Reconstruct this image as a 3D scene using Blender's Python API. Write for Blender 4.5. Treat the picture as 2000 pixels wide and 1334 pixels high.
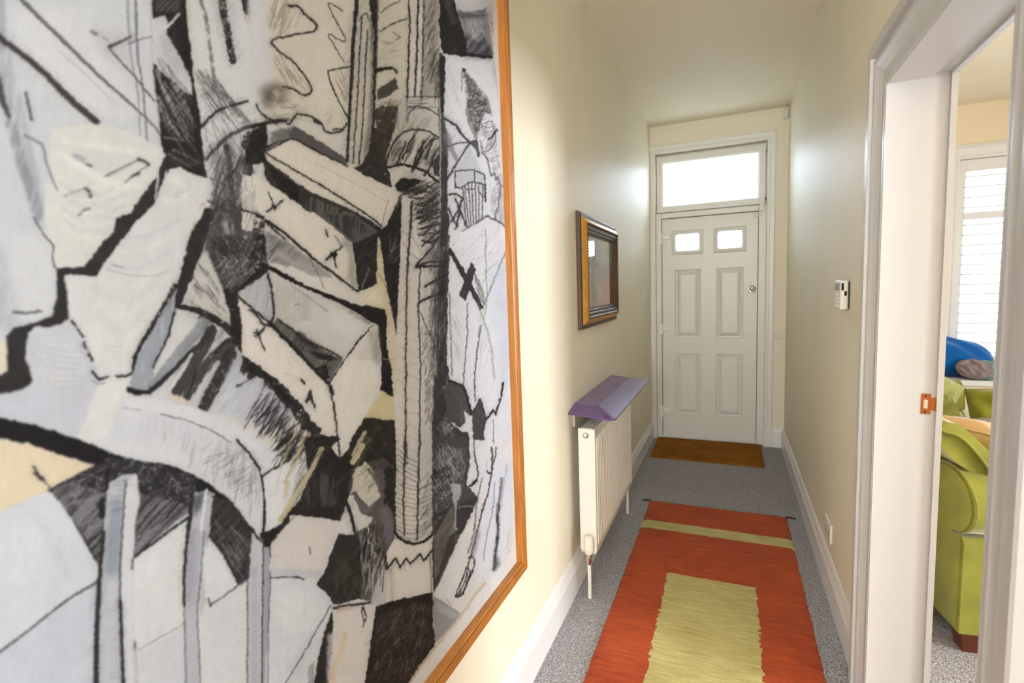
import bpy, bmesh, math, random
import numpy as np
from mathutils import Matrix, Vector
for o in list(bpy.data.objects): bpy.data.objects.remove(o, do_unlink=True)
SC = bpy.context.scene; COL = SC.collection
# ------------------------------------------------------------------ camera, world, daylight, added fill lamps, exposure
CAMX, CAMZ, FPX = 0.6672, 1.4076, 1000.65
YAW, PITCH, ROLL = 0.4046, -0.0981, -0.0348
def cam_axes():
    cy, sy = math.cos(YAW), math.sin(YAW)
    f = np.array([-sy, cy, 0]); r = np.array([cy, sy, 0]); u = np.array([0, 0, 1.])
    f2 = f*math.cos(PITCH)+u*math.sin(PITCH); u2 = u*math.cos(PITCH)-f*math.sin(PITCH)
    return r*math.cos(ROLL)+u2*math.sin(ROLL), u2*math.cos(ROLL)-r*math.sin(ROLL), f2
cam = bpy.data.cameras.new('camera'); cam.sensor_width = 36; cam.lens = FPX/2000*36; cam.clip_start = .02
cam.dof.use_dof = True; cam.dof.focus_distance = 2.0; cam.dof.aperture_fstop = 4.0
co = bpy.data.objects.new('camera', cam); COL.objects.link(co); SC.camera = co
_r, _u, _f = cam_axes()
co.matrix_world = Matrix(((_r[0], _u[0], -_f[0], CAMX), (_r[1], _u[1], -_f[1], 0), (_r[2], _u[2], -_f[2], CAMZ), (0, 0, 0, 1)))
SC.view_settings.view_transform = 'Standard'; SC.view_settings.look = 'None'
SC.view_settings.exposure = 0.62; SC.view_settings.gamma = 1; SC.view_settings.use_curve_mapping = False
w = bpy.data.worlds.new('sky'); SC.world = w; w.use_nodes = True
bgn = w.node_tree.nodes['Background']; bgn.inputs[0].default_value = (.70, .85, 1, 1); bgn.inputs[1].default_value = 4.2
def area(name, loc, aim, sx, sy, power, col=(1, 1, 1)):
    L = bpy.data.lights.new(name, 'AREA'); L.shape = 'RECTANGLE'; L.size = sx; L.size_y = sy; L.energy = power; L.color = col
    o = bpy.data.objects.new(name, L); COL.objects.link(o); o.location = loc
    o.rotation_euler = (Vector(aim)-Vector(loc)).to_track_quat('-Z', 'Z').to_euler(); return o
area('daylight_transom', (.49, 6.6, 3.5), (.5, 3.2, 1.2), 1.8, 1.6, 190, (.70, .84, 1))
area('daylight_bay', (3.2, 6.3, 2.2), (3.0, 3, 1.0), 2.2, 1.9, 40, (.9, .95, 1))
area('daylight_side_window', (5.35, .95, 1.45), (0, 1.2, 1.3), 1.5, 1.5, 165, (.97, .98, 1))
area('hall_fill_light', (1.9, -1.75, 1.75), (0, .75, 1.3), 1.3, 1.9, 56, (.88, .94, 1))  # added fill lamp brightening the big drawing; its window is invented
area('rear_fill_light', (.55, -3.2, 1.75), (.55, 3, 1.5), .8, 1.6, 74, (1, .98, .94))  # added fill lamp brightening the front door; its window is invented
# ------------------------------------------------------------------ helpers
def lin(c):
    return tuple(((x/255)/12.92 if x/255 <= .04045 else ((x/255+.055)/1.055)**2.4) for x in c)+(1,)
def mat(name, col, rough=.5, spec=.5, metal=0., bump=0., bscale=200., var=0., vscale=6., sheen=0., stretch=None, coat=0.):
    m = bpy.data.materials.new(name); m.use_nodes = True; N = m.node_tree.nodes; L = m.node_tree.links; b = N['Principled BSDF']
    b.inputs['Base Color'].default_value = lin(col); b.inputs['Roughness'].default_value = rough
    b.inputs['Specular IOR Level'].default_value = spec; b.inputs['Metallic'].default_value = metal
    if sheen: b.inputs['Sheen Weight'].default_value = sheen; b.inputs['Sheen Roughness'].default_value = .35
    if coat: b.inputs['Coat Weight'].default_value = coat
    if bump or var:
        tc = N.new('ShaderNodeTexCoord'); src = tc.outputs['Object']
        if stretch:
            mp = N.new('ShaderNodeMapping'); mp.inputs['Scale'].default_value = stretch; L.new(src, mp.inputs[0]); src = mp.outputs[0]
    if var:
        n = N.new('ShaderNodeTexNoise'); n.inputs['Scale'].default_value = vscale; n.inputs['Detail'].default_value = 5; L.new(src, n.inputs['Vector'])
        rp = N.new('ShaderNodeValToRGB'); c = lin(col)
        rp.color_ramp.elements[0].position = .3; rp.color_ramp.elements[1].position = .7
        rp.color_ramp.elements[0].color = tuple(x*(1-var) for x in c[:3])+(1,); rp.color_ramp.elements[1].color = tuple(min(1, x*(1+var)) for x in c[:3])+(1,)
        L.new(n.outputs['Fac'], rp.inputs[0]); L.new(rp.outputs[0], b.inputs['Base Color'])
    if bump:
        n2 = N.new('ShaderNodeTexNoise'); n2.inputs['Scale'].default_value = bscale; n2.inputs['Detail'].default_value = 3; L.new(src, n2.inputs['Vector'])
        bp = N.new('ShaderNodeBump'); bp.inputs['Strength'].default_value = bump; bp.inputs['Distance'].default_value = .004
        L.new(n2.outputs['Fac'], bp.inputs['Height']); L.new(bp.outputs[0], b.inputs['Normal'])
    return m
def glass(name, tint=(1, 1, 1), gloss=.08, rough=.0):
    m = bpy.data.materials.new(name); m.use_nodes = True; N = m.node_tree.nodes; L = m.node_tree.links; N.clear()
    t = N.new('ShaderNodeBsdfTransparent'); t.inputs[0].default_value = (*tint, 1); g = N.new('ShaderNodeBsdfGlossy'); g.inputs['Roughness'].default_value = rough
    lw = N.new('ShaderNodeLayerWeight'); pw = N.new('ShaderNodeMath'); pw.operation = 'POWER'; pw.inputs[1].default_value = 2.4; f = N.new('ShaderNodeMath'); f.operation = 'MULTIPLY_ADD'
    lw.inputs['Blend'].default_value = .5; f.inputs[1].default_value = gloss*6; f.inputs[2].default_value = .03; L.new(lw.outputs['Facing'], pw.inputs[0]); L.new(pw.outputs[0], f.inputs[0])
    mx = N.new('ShaderNodeMixShader'); o = N.new('ShaderNodeOutputMaterial')
    L.new(f.outputs[0], mx.inputs[0]); L.new(t.outputs[0], mx.inputs[1]); L.new(g.outputs[0], mx.inputs[2]); L.new(mx.outputs[0], o.inputs[0]); return m
ROOT = {}
def empty(name, loc, rz=0., **kw):
    o = bpy.data.objects.new(name, None); COL.objects.link(o); o.location = loc; o.rotation_euler = (0, 0, rz); o.empty_display_size = .05
    ROOT[o.name] = Matrix.Translation(loc) @ Matrix.Rotation(rz, 4, 'Z'); tag(o, **kw); return o
def tag(o, label=None, cat=None, group=None, kind=None):
    if label: o['label'] = label
    if cat: o['category'] = cat
    if group: o['group'] = group
    if kind: o['kind'] = kind
    return o
class MB:
    def __init__(s): s.v = []; s.f = []
    def add(s, V, F):
        n = len(s.v); s.v += [tuple(map(float, p)) for p in V]; s.f += [tuple(n+i for i in q) for q in F]; return s
    def box(s, a, b, bev=0., seg=2):
        if not bev:
            (x0, y0, z0), (x1, y1, z1) = a, b
            V = [(x0, y0, z0), (x1, y0, z0), (x1, y1, z0), (x0, y1, z0), (x0, y0, z1), (x1, y0, z1), (x1, y1, z1), (x0, y1, z1)]
            return s.add(V, [(3, 2, 1, 0), (4, 5, 6, 7), (0, 1, 5, 4), (1, 2, 6, 5), (2, 3, 7, 6), (3, 0, 4, 7)])
        bm = bmesh.new(); bmesh.ops.create_cube(bm, size=1)
        for v in bm.verts: v.co = Vector([a[i]+(b[i]-a[i])*(v.co[i]+.5) for i in range(3)])
        bmesh.ops.bevel(bm, geom=bm.edges[:], offset=min(bev, .49*min(b[i]-a[i] for i in range(3))), segments=seg, affect='EDGES', profile=.5)
        return s.bm(bm)
    def bm(s, bm):
        bm.verts.index_update(); s.add([v.co for v in bm.verts], [[v.index for v in f.verts] for f in bm.faces]); bm.free(); return s
    def rev(s, prof, c, axis='z', n=24):              # prof: (radius, height) pairs
        V = []; F = []
        for r, h in prof:
            for k in range(n):
                a = 2*math.pi*k/n; q = (r*math.cos(a), r*math.sin(a), h)
                if axis == 'y': q = (q[0], -q[2], q[1])
                if axis == 'x': q = (q[2], q[0], q[1])
                V.append((c[0]+q[0], c[1]+q[1], c[2]+q[2]))
        for i in range(len(prof)-1):
            for k in range(n): F.append((i*n+k, i*n+(k+1) % n, (i+1)*n+(k+1) % n, (i+1)*n+k))
        F.append(tuple(range(n-1, -1, -1))); F.append(tuple((len(prof)-1)*n+k for k in range(n)))
        return s.add(V, F)
    def tube(s, pts, r, n=12):
        P = [Vector(q) for q in pts]; V = []; F = []; up = Vector((.3, .5, .8))
        for i, q in enumerate(P):
            d = (P[min(i+1, len(P)-1)]-P[max(i-1, 0)]).normalized(); a = d.cross(up).normalized(); b = d.cross(a)
            for k in range(n): t = 2*math.pi*k/n; V.append(q+(a*math.cos(t)+b*math.sin(t))*r)
        for i in range(len(P)-1):
            for k in range(n): F.append((i*n+k, i*n+(k+1) % n, (i+1)*n+(k+1) % n, (i+1)*n+k))
        F.append(tuple(range(n-1, -1, -1))); F.append(tuple((len(P)-1)*n+k for k in range(n))); return s.add(V, F)
    def extrude(s, prof, fn, t0, t1):                 # closed 2-D profile swept straight; fn(u, v, t) -> point
        n = len(prof); V = [fn(u, v, t) for t in (t0, t1) for u, v in prof]
        F = [(i, (i+1) % n, n+(i+1) % n, n+i) for i in range(n)]+[tuple(range(n-1, -1, -1)), tuple(range(n, 2*n))]; return s.add(V, F)
    def mitre(s, corners, prof, fn, closed=True):
        # rectangular moulding: corners (a, b) with outward signs; prof (outward u, height h); fn(a, b, h) -> point
        n = len(prof); V = []; F = []; m = len(corners)
        for (a, b, sa, sb) in corners:
            for u, h in prof: V.append(fn(a+sa*u, b+sb*u, h))
        for i in range(m if closed else m-1):
            j = (i+1) % m
            for k in range(n): F.append((i*n+k, i*n+(k+1) % n, j*n+(k+1) % n, j*n+k))
        if not closed: F += [tuple(range(n-1, -1, -1)), tuple((m-1)*n+k for k in range(n))]
        return s.add(V, F)
    def build(s, name, m, parent=None, smooth=False, local=False, **kw):
        me = bpy.data.meshes.new(name); V = s.v
        o = bpy.data.objects.new(name, me); COL.objects.link(o)
        if parent is not None:
            o.parent = parent
            if not local:
                inv = ROOT[parent.name].inverted(); V = [tuple(inv @ Vector(q)) for q in V]
            ROOT[o.name] = ROOT[parent.name]
        else:
            c = np.array(V); c0 = np.array(((c[:, 0].min()+c[:, 0].max())/2, (c[:, 1].min()+c[:, 1].max())/2, c[:, 2].min()))
            V = [tuple(np.array(q)-c0) for q in V]; o.location = c0; ROOT[o.name] = Matrix.Translation(c0)
        me.from_pydata(V, [], s.f); me.validate(); 
        bm = bmesh.new(); bm.from_mesh(me); bmesh.ops.recalc_face_normals(bm, faces=bm.faces); bm.to_mesh(me); bm.free()
        if m: me.materials.append(m)
        if smooth:
            me.polygons.foreach_set('use_smooth', [True]*len(me.polygons))
            if smooth != 'all':
                try: me.set_sharp_from_angle(angle=math.radians(40))
                except Exception: pass
        tag(o, **kw); return o
def grid(fn, nu, nv, closeu=False):
    V = [fn(i/(nu if closeu else nu-1), j/(nv-1)) for i in range(nu) for j in range(nv)]; F = []
    for i in range(nu if closeu else nu-1):
        for j in range(nv-1): a = i*nv+j; b = ((i+1) % nu)*nv+j; F.append((a, b, b+1, a+1))
    return V, F
# ------------------------------------------------------------------ the charcoal and paint collage
# A flat picture: drawn stroke by stroke into an array, then rectified onto the sheet (1 mm per texel).
AX0, AY0, AW, AH = -170, -170, 1220, 1640          # drawing area, in photo pixels
rng = np.random.default_rng(7)
def vnoise(w, h, sx, sy, octv=3, seed=0):
    r = np.random.default_rng(seed); out = np.zeros((h, w), np.float32); amp = 1.0; tot = 0
    for o in range(octv):
        gx, gy = max(2, int(w/sx)+2), max(2, int(h/sy)+2)
        g = r.random((gy, gx)).astype(np.float32)
        xs = np.linspace(0, gx-1.001, w); ys = np.linspace(0, gy-1.001, h)
        xi = xs.astype(int); yi = ys.astype(int); fx = (xs-xi).astype(np.float32); fy = (ys-yi).astype(np.float32)[:, None]
        fx = fx*fx*(3-2*fx); fy = fy*fy*(3-2*fy)
        a = g[yi][:, xi]*(1-fx)+g[yi][:, xi+1]*fx; b = g[yi+1][:, xi]*(1-fx)+g[yi+1][:, xi+1]*fx
        out += amp*(a*(1-fy)+b*fy); tot += amp; amp *= .6; sx = max(1.2, sx/2); sy = max(1.2, sy/2)
    return out/tot
def sheared(n, k):                                   # turns vertical streaks into slanted ones
    h, w = n.shape; idx = (np.arange(w)[None, :] + (np.arange(h)[:, None]*k).astype(int)) % w
    return np.take_along_axis(n, idx, 1)
NZ = {'g': .5*vnoise(AW, AH, 2.6, 2.6, 2, 1)+.5*vnoise(AW, AH, 11, 11, 3, 11), 'v': vnoise(AW, AH, 4, 60, 3, 2), 'h': vnoise(AW, AH, 60, 4, 3, 3),
      'b': vnoise(AW, AH, 40, 40, 4, 4)}
NZ['d'] = sheared(NZ['v'], .9); NZ['e'] = sheared(NZ['v'], -.9); NZ['q'] = sheared(NZ['v'], .35)
CAN = np.empty((AH, AW, 3), np.float32); CAN[:] = np.array((206, 207, 213))/255.
OFF = {'A': (0, 0), 'B': (500, 0), 'C': (0, 430), 'D': (500, 430), 'E': (0, 874), 'F': (500, 874)}
def TP(tag, pts):
    ox, oy = OFF[tag]; a = np.array(pts, float).reshape(-1, 2)/2.9
    return a + np.array((ox-AX0, oy-AY0))
def boxblur(m, r):
    for _ in range(2):
        for ax in (0, 1):
            p = np.pad(m, [(r+1, r) if i == ax else (0, 0) for i in (0, 1)], mode='edge'); c = np.cumsum(p, ax)
            n = 2*r+1
            m = (c[n:]-c[:-n])/n if ax == 0 else (c[:, n:]-c[:, :-n])/n
    return m
def blend(x0, y0, m, col):
    h, w = m.shape; s = CAN[y0:y0+h, x0:x0+w]; c = np.array(col, np.float32)/255.
    s += (c-s)*m[..., None]
def pmask(P, pad=2):
    x0, y0 = np.maximum(np.floor(P.min(0)).astype(int)-pad, 0); x1, y1 = np.ceil(P.max(0)).astype(int)+pad
    x1 = min(x1, AW); y1 = min(y1, AH)
    if x1 <= x0 or y1 <= y0: return None
    xs = np.arange(x0, x1)[None, :]; acc = np.zeros((y1-y0, x1-x0), np.float32); n = len(P)
    for dx, dy in ((.25, .25), (.75, .25), (.25, .75), (.75, .75)):
        X = xs+dx; Y = np.arange(y0, y1)[:, None]+dy; ins = np.zeros((y1-y0, x1-x0), bool)
        for i in range(n):
            ax, ay = P[i]; bx, by = P[(i+1) % n]
            if ay == by: continue
            ins ^= ((Y >= min(ay, by)) & (Y < max(ay, by)) & (X < (bx-ax)*(Y-ay)/(by-ay)+ax))
        acc += ins
    return x0, y0, acc/4
def rough(P, amp):                                   # torn / hand-cut edge
    out = []
    for i in range(len(P)):
        a, b = P[i], P[(i+1) % len(P)]; L = np.hypot(*(b-a)); n = max(1, int(L/7))
        for k in range(n): out.append(a+(b-a)*k/n+(rng.normal(0, amp, 2) if k else 0))
    return np.array(out)
def tx(m, x0, y0, tex, lo, hi):
    n = NZ[tex][y0:y0+m.shape[0], x0:x0+m.shape[1]]
    return m*np.clip((n-lo)/(hi-lo), 0, 1)
def p(tag, col, pts, a=1., soft=0, tex=None, lo=.35, hi=.55, r=.7):
    P = TP(tag, pts)
    if r: P = rough(P, r)
    M = pmask(P, 2+2*soft)
    if M is None: return
    x0, y0, m = M
    if soft: m = boxblur(m, soft)
    if tex: m = tx(m, x0, y0, tex, lo, hi)
    blend(x0, y0, m*a, col)
def curve(P, n=7):
    if len(P) < 3: return P
    Q = np.vstack([2*P[0]-P[1], P, 2*P[-1]-P[-2]]); out = []
    t = np.linspace(0, 1, n, endpoint=False)[:, None]
    for i in range(1, len(Q)-2):
        a, b, c, d = Q[i-1:i+3]
        out.append(.5*(2*b+(c-a)*t+(2*a-5*b+4*c-d)*t*t+(3*b-a-3*c+d)*t**3))
    return np.vstack(out+[P[-1:]])
def stroke(P, w0, w1, col, a=1., tex=None, lo=.3, hi=.5, soft=.8):
    W = max(w0, w1)/2+2+soft
    x0, y0 = np.maximum(np.floor(P.min(0)-W).astype(int), 0); x1, y1 = np.ceil(P.max(0)+W).astype(int)
    x1 = min(x1, AW); y1 = min(y1, AH)
    if x1 <= x0 or y1 <= y0: return
    m = np.zeros((y1-y0, x1-x0), np.float32); n = len(P)-1
    for i in range(n):
        a_, b_ = P[i], P[i+1]; ww = (w0+(w1-w0)*i/n)/2; ww2 = (w0+(w1-w0)*(i+1)/n)/2; q = W+1
        sx0 = max(x0, int(min(a_[0], b_[0])-q)); sx1 = min(x1, int(max(a_[0], b_[0])+q)+1)
        sy0 = max(y0, int(min(a_[1], b_[1])-q)); sy1 = min(y1, int(max(a_[1], b_[1])+q)+1)
        if sx1 <= sx0 or sy1 <= sy0: continue
        X = np.arange(sx0, sx1)[None, :]+.5; Y = np.arange(sy0, sy1)[:, None]+.5
        d = b_-a_; L = d@d+1e-9; t = np.clip(((X-a_[0])*d[0]+(Y-a_[1])*d[1])/L, 0, 1)
        dist = np.hypot(X-a_[0]-t*d[0], Y-a_[1]-t*d[1])
        v = np.clip((ww+(ww2-ww)*t-dist)/soft+.5, 0, 1)*np.clip((ww+(ww2-ww)*t)*2, 0, 1)
        s = m[sy0-y0:sy1-y0, sx0-x0:sx1-x0]; np.maximum(s, v, out=s)
    if tex: m = tx(m, x0, y0, tex, lo, hi)
    blend(x0, y0, m*a, col)
def l(tag, w, pts, col=(52, 47, 46), a=.95, w1=None, c=True, tex=None, lo=.3, hi=.45, soft=.8, jit=.4):
    P = TP(tag, pts)
    if c: P = curve(P)
    else: P = rough(P, 0) if False else P
    P = P+rng.normal(0, jit, P.shape)
    w1 = w if w1 is None else w1
    if sum(col) < 230 and max(w, w1) >= 9:
        ww = max(w, w1)/2.9
        stroke(P+rng.normal(0, 1.2, 2), ww*2.2+3, ww*1.4+2, (70, 65, 66), .22*a, 'q' if rng.random() < .5 else 'd', .3, .75, ww*1.3+3)
    stroke(P, w/2.9, w1/2.9, col, a, tex, lo, hi, soft)
def hatch(tag, pts, ang, n, ln, w=2.4, col=(70, 64, 62), a=.6, aj=8, bend=.0):
    P = TP(tag, pts); M = pmask(P)
    if M is None: return
    x0, y0, m = M; ys, xs = np.nonzero(m > .5)
    if len(xs) == 0: return
    for _ in range(n):
        i = rng.integers(len(xs)); c = np.array((xs[i]+x0, ys[i]+y0), float)
        th = np.radians(ang+rng.normal(0, aj)); L = ln/2.9*rng.uniform(.5, 1.2)/2; d = np.array((np.cos(th), -np.sin(th)))*L
        nrm = np.array((-d[1], d[0]))*bend*rng.uniform(.5, 1.3)
        seg = curve(np.array([c-d, c+nrm, c+d]), 4) if bend else np.array([c-d, c+d])
        ok = [q for q in seg if 0 <= int(q[1]-y0) < m.shape[0] and 0 <= int(q[0]-x0) < m.shape[1] and m[int(q[1]-y0), int(q[0]-x0)] > .4]
        if len(ok) >= 2: stroke(np.array(ok), w/2.9*rng.uniform(.6, 1.3), w/2.9*rng.uniform(.3, 1.), col, a*rng.uniform(.5, 1.))
K = (48, 44, 44); CR = (222, 211, 196); WH = (214, 212, 213); BW = (205, 206, 214); TAN = (205, 188, 164); G = (120, 116, 118); CW = (219, 216, 210)

def draw_picture():
    # grounds
    p('A', (204, 206, 213), [-600, -600, 880, -600, 900, 1334, -600, 1334], soft=6)
    p('B', (214, 205, 192), [-400, -500, 1060, -500, 1060, 1334, -400, 1334], r=0)
    p('D', (216, 207, 196), [-400, 0, 1090, 0, 1060, 1400, -400, 1334], r=0)
    p('B', (214, 211, 211), [1040, -500, 1600, -500, 1600, 1400, 1040, 1334], r=0)
    p('D', (214, 211, 211), [1080, 0, 1600, 0, 1600, 1400, 1000, 1334], r=0)
    p('F', (214, 211, 209), [-200, 0, 1600, 0, 1600, 1700, -300, 1700], r=0)
    p('A', (211, 210, 212), [1050, -500, 1480, -500, 1480, 1334, 1160, 1334], soft=3)
    p('E', (203, 206, 214), [-600, 0, 800, 0, 800, 1900, -600, 1900], soft=4)
    p('E', (213, 213, 215), [700, 100, 1700, 100, 1700, 1900, 700, 1900], soft=6)
    # ---------- upper left
    p('A', (222, 220, 222), [60, 60, 420, 40, 820, 600, 700, 680, 480, 690, 200, 420], a=.45, soft=8)
    l('A', 90, [0, 250, 60, 500, 150, 900, 230, 1250], (150, 154, 166), .5, tex='v', soft=10)
    l('A', 60, [60, 700, 130, 950, 230, 1230], (128, 132, 144), .6, tex='q', soft=6)
    l('A', 60, [-30, 430, 10, 560, 50, 660], (62, 64, 72), .85, w1=20, soft=5)
    l('A', 70, [-60, -300, -10, 0, 0, 250], (150, 155, 168), .6, soft=8)
    l('A', 16, [145, 530, 165, 610, 180, 680], (70, 68, 74), .8, soft=2)
    l('A', 30, [-160, 60, 0, 215, 200, 370, 400, 565, 545, 692], (74, 67, 70), .95, w1=40, soft=4)
    l('A', 30, [-60, -160, 120, 0, 330, 205, 560, 430, 740, 590, 860, 705, 935, 800], (104, 98, 104), .9, w1=8, soft=3)
    l('A', 7, [330, 290, 480, 420, 620, 560], (150, 146, 150), .5)
    l('A', 14, [705, -300, 722, 0, 740, 300, 780, 520, 792, 775], (138, 136, 146), .8, w1=8, soft=2)
    l('A', 15, [745, -300, 768, 0, 780, 300, 812, 520, 838, 850], (104, 100, 106), .85, w1=8, soft=2)
    l('A', 8, [850, -100, 865, 400, 905, 700, 935, 870], (190, 180, 168), .8)
    p('A', (186, 176, 172), [520, 160, 700, 170, 760, 420, 660, 380, 570, 330], a=.35, soft=6, tex='g')
    l('A', 20, [618, 268, 680, 240, 745, 208], (72, 66, 70), .95, w1=8, soft=2)
    l('A', 9, [738, 246, 830, 215, 945, 172], (96, 90, 92), .8, w1=5)
    l('A', 12, [628, 285, 690, 360, 760, 430, 815, 500, 875, 575], (80, 75, 78), .85, w1=8, soft=1.5)
    l('A', 22, [520, 180, 545, 195], (90, 86, 90), .6, soft=3); l('A', 14, [580, 210, 610, 230], (150, 140, 140), .6, soft=3)
    # black mass with scratches
    p('A', K, [858, -500, 1052, -500, 1052, 0, 1062, 150, 1082, 350, 1098, 480, 1132, 650, 1148, 850, 1175, 1012, 1050, 975, 950, 985, 935, 900, 912, 820, 900, 640, 880, 500, 868, 380], a=.97)
    p('A', (202, 201, 208), [862, 108, 932, 88, 952, 128, 942, 190, 1010, 310, 1080, 440, 1092, 545, 1040, 520, 1000, 470, 930, 430, 868, 360], r=1)
    p('A', (176, 176, 186), [900, 200, 940, 190, 1010, 310, 1050, 420, 990, 430, 930, 330], a=.5, soft=3)
    p('A', (110, 108, 114), [870, 0, 1040, -60, 1010, 60, 890, 70], a=.8, soft=3, tex='d')
    l('A', 18, [938, 162, 975, 130, 1012, 82], (228, 222, 212), 1, w1=14)
    p('A', K, [985, 120, 1050, 60, 1082, 300, 1100, 480, 1085, 440, 1020, 320], a=.95)
    for a0, b0, c0, d0 in ((900, 450, 1010, 680), (930, 470, 1050, 640), (960, 560, 1090, 800), (905, 560, 960, 700), (960, 700, 1030, 790), (1000, 600, 1075, 720), (930, 780, 1040, 800), (980, 850, 1120, 920), (960, 880, 1080, 950)):
        l('A', 12, [a0, b0, (a0+c0)/2+8, (b0+d0)/2, c0, d0], (158, 152, 156), .75, w1=4, tex='d', lo=.2, hi=.5)
    hatch('A', [880, 420, 1080, 470, 1140, 900, 1000, 930, 920, 800], -58, 60, 190, 7, (150, 146, 150), .5, 8)
    hatch('A', [880, 300, 1100, 500, 1130, 700, 900, 640], -58, 40, 160, 6, (70, 66, 68), .6, 8)
    for q in ((890, 400, 930, 520, 990, 640), (960, 430, 1010, 540, 1070, 640), (920, 500, 990, 640, 1060, 780), (1010, 480, 1060, 600, 1095, 700), (930, 640, 990, 740, 1040, 800), (900, 560, 920, 660, 960, 740)):
        l('A', 26, q, (176, 174, 182), .75, w1=6, tex='d', lo=.3, hi=.6, soft=4)
    p('A', (120, 104, 100), [940, 880, 1130, 890, 1150, 960, 1010, 940, 950, 950], a=.5, soft=4, tex='h')
    # white strip with charcoal right of it
    hatch('A', [1090, 380, 1210, 400, 1430, 720, 1380, 760, 1180, 640, 1130, 640], -52, 60, 260, 6, (66, 60, 60), .75, 5)
    hatch('A', [1140, 660, 1400, 660, 1400, 1334, 1180, 1334], -60, 90, 180, 5, (80, 76, 77), .65, 12); hatch('A', [1160, 780, 1400, 760, 1400, 1334, 1190, 1334], 80, 50, 160, 5, (100, 96, 98), .55, 10); hatch('A', [1090, 400, 1500, 560, 1520, 740, 1140, 760], 30, 40, 150, 4, (100, 94, 92), .5, 10)
    l('A', 24, [1120, -200, 1140, 0, 1168, 110, 1200, 350, 1216, 470], (108, 103, 102), .8, w1=18, tex='g')
    p('A', (120, 114, 112), [1210, 430, 1240, 460, 1330, 590, 1420, 690, 1400, 740, 1300, 620, 1215, 510], a=.75, tex='g', soft=1)
    l('A', 46, [1255, -160, 1258, 0, 1280, 140, 1302, 250, 1318, 345], (52, 46, 46), .95, w1=40, tex='g', lo=.3, hi=.45)
    p('A', K, [1355, -160, 1410, -160, 1412, 0, 1425, 90, 1436, 215, 1398, 130, 1375, 55], a=.97)
    p('A', (206, 190, 166), [1386, 85, 1404, 90, 1432, 215, 1415, 190], r=.3)
    l('A', 14, [1440, 390, 1445, 450, 1435, 480], K, .9, tex='g'); l('A', 8, [1450, 320, 1480, 420, 1520, 500], G, .5)
    p('A', (208, 194, 172), [1520, -400, 1700, -400, 1700, 700, 1600, 690, 1520, 520, 1580, 340, 1520, 150], a=.8, soft=3, r=2)
    hatch('A', [1510, 0, 1640, 0, 1640, 330, 1530, 240], 72, 60, 150, 4, (150, 128, 100), .6)
    p('A', (214, 209, 206), [1440, 330, 1500, 330, 1540, 470, 1500, 590, 1430, 580, 1425, 450], soft=2, r=2)
    l('A', 9, [1624, 205, 1570, 215, 1535, 245, 1575, 290, 1624, 310], K, .95)
    p('A', (112, 98, 84), [1520, 500, 1600, 470, 1660, 520, 1650, 640, 1560, 660, 1500, 600], a=.85, soft=7, tex='b', lo=.2, hi=.5)
    l('A', 18, [1138, 722, 1220, 640, 1310, 600, 1405, 575], (56, 50, 48), .95, w1=12, tex='g', lo=.25, hi=.4)
    l('A', 20, [1172, 905, 1205, 860, 1300, 770, 1420, 718, 1520, 700, 1640, 678], (82, 74, 70), .9, w1=22, tex='g', lo=.2, hi=.4)
    l('A', 20, [1440, 715, 1540, 690, 1640, 678], K, .95, tex='g', lo=.25, hi=.4)
    p('A', (58, 53, 50), [1390, 760, 1500, 728, 1530, 830, 1505, 925, 1400, 912, 1368, 830], a=.95, tex='g', lo=.25, hi=.5, r=2)
    l('A', 14, [1520, 830, 1580, 805, 1640, 800], K, .95)
    p('A', (120, 116, 118), [1530, 740, 1650, 740, 1650, 790, 1530, 820], a=.8, soft=2)
    l('A', 30, [1280, 830, 1305, 980, 1318, 1334], (66, 62, 60), .95, w1=40, tex='g', lo=.28, hi=.5)
    l('A', 56, [1400, 920, 1430, 1100, 1470, 1230, 1500, 1360], K, .95, w1=44, tex='g', lo=.22, hi=.42)
    p('A', (190, 188, 190), [1325, 930, 1395, 930, 1420, 1100, 1455, 1300, 1330, 1334], a=.4, tex='v')
    p('A', K, [1490, 900, 1540, 850, 1640, 960, 1640, 1090, 1540, 1060, 1500, 1000], a=.95)
    l('A', 10, [1180, 1140, 1260, 1180, 1350, 1220, 1460, 1225], (60, 56, 58), .8); l('A', 8, [1200, 1100, 1250, 1130, 1310, 1140], (60, 56, 58), .8)
    # ---------- white plaster-like blobs
    p('A', CW, [290, 740, 480, 700, 640, 718, 780, 768, 880, 818, 938, 880, 918, 930, 892, 1000, 850, 1060, 790, 1130, 742, 1210, 650, 1242, 636, 1400, 500, 1530, 310, 1500, 265, 1334, 250, 1160, 310, 1060, 280, 900], soft=1, r=1.2)
    p('C', CW, [255, 0, 300, 150, 310, 265, 482, 268, 580, 130, 642, 70, 660, -20, 500, -200, 260, -200], r=1)
    p('A', (204, 205, 212), [410, 880, 560, 860, 760, 890, 700, 990, 590, 1000, 480, 960], a=.6, soft=5)
    p('A', (205, 203, 206), [360, 1020, 480, 1060, 700, 1180, 600, 1230, 470, 1180, 380, 1120], a=.45, soft=5)
    for y in (1090, 1150, 1200): l('A', 8, [520, y, 620, y+40, 720, y+10], (196, 194, 200), .7, soft=3)
    l('A', 13, [590, 1003, 700, 950, 788, 905], (120, 114, 114), .8, w1=9, soft=2); l('A', 13, [780, 900, 815, 915, 845, 935], (70, 66, 68), .9, soft=1.5)
    l('A', 9, [842, 930, 760, 995, 690, 1050], (110, 104, 104), .85, soft=1.5); l('A', 14, [790, 985, 750, 1000], (70, 66, 68), .8)
    l('A', 14, [365, 1115, 430, 1085, 492, 1065], (130, 126, 128), .8, w1=8, soft=2); l('A', 22, [485, 1068, 500, 1085, 512, 1112], (78, 74, 76), .8, soft=2)
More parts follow.
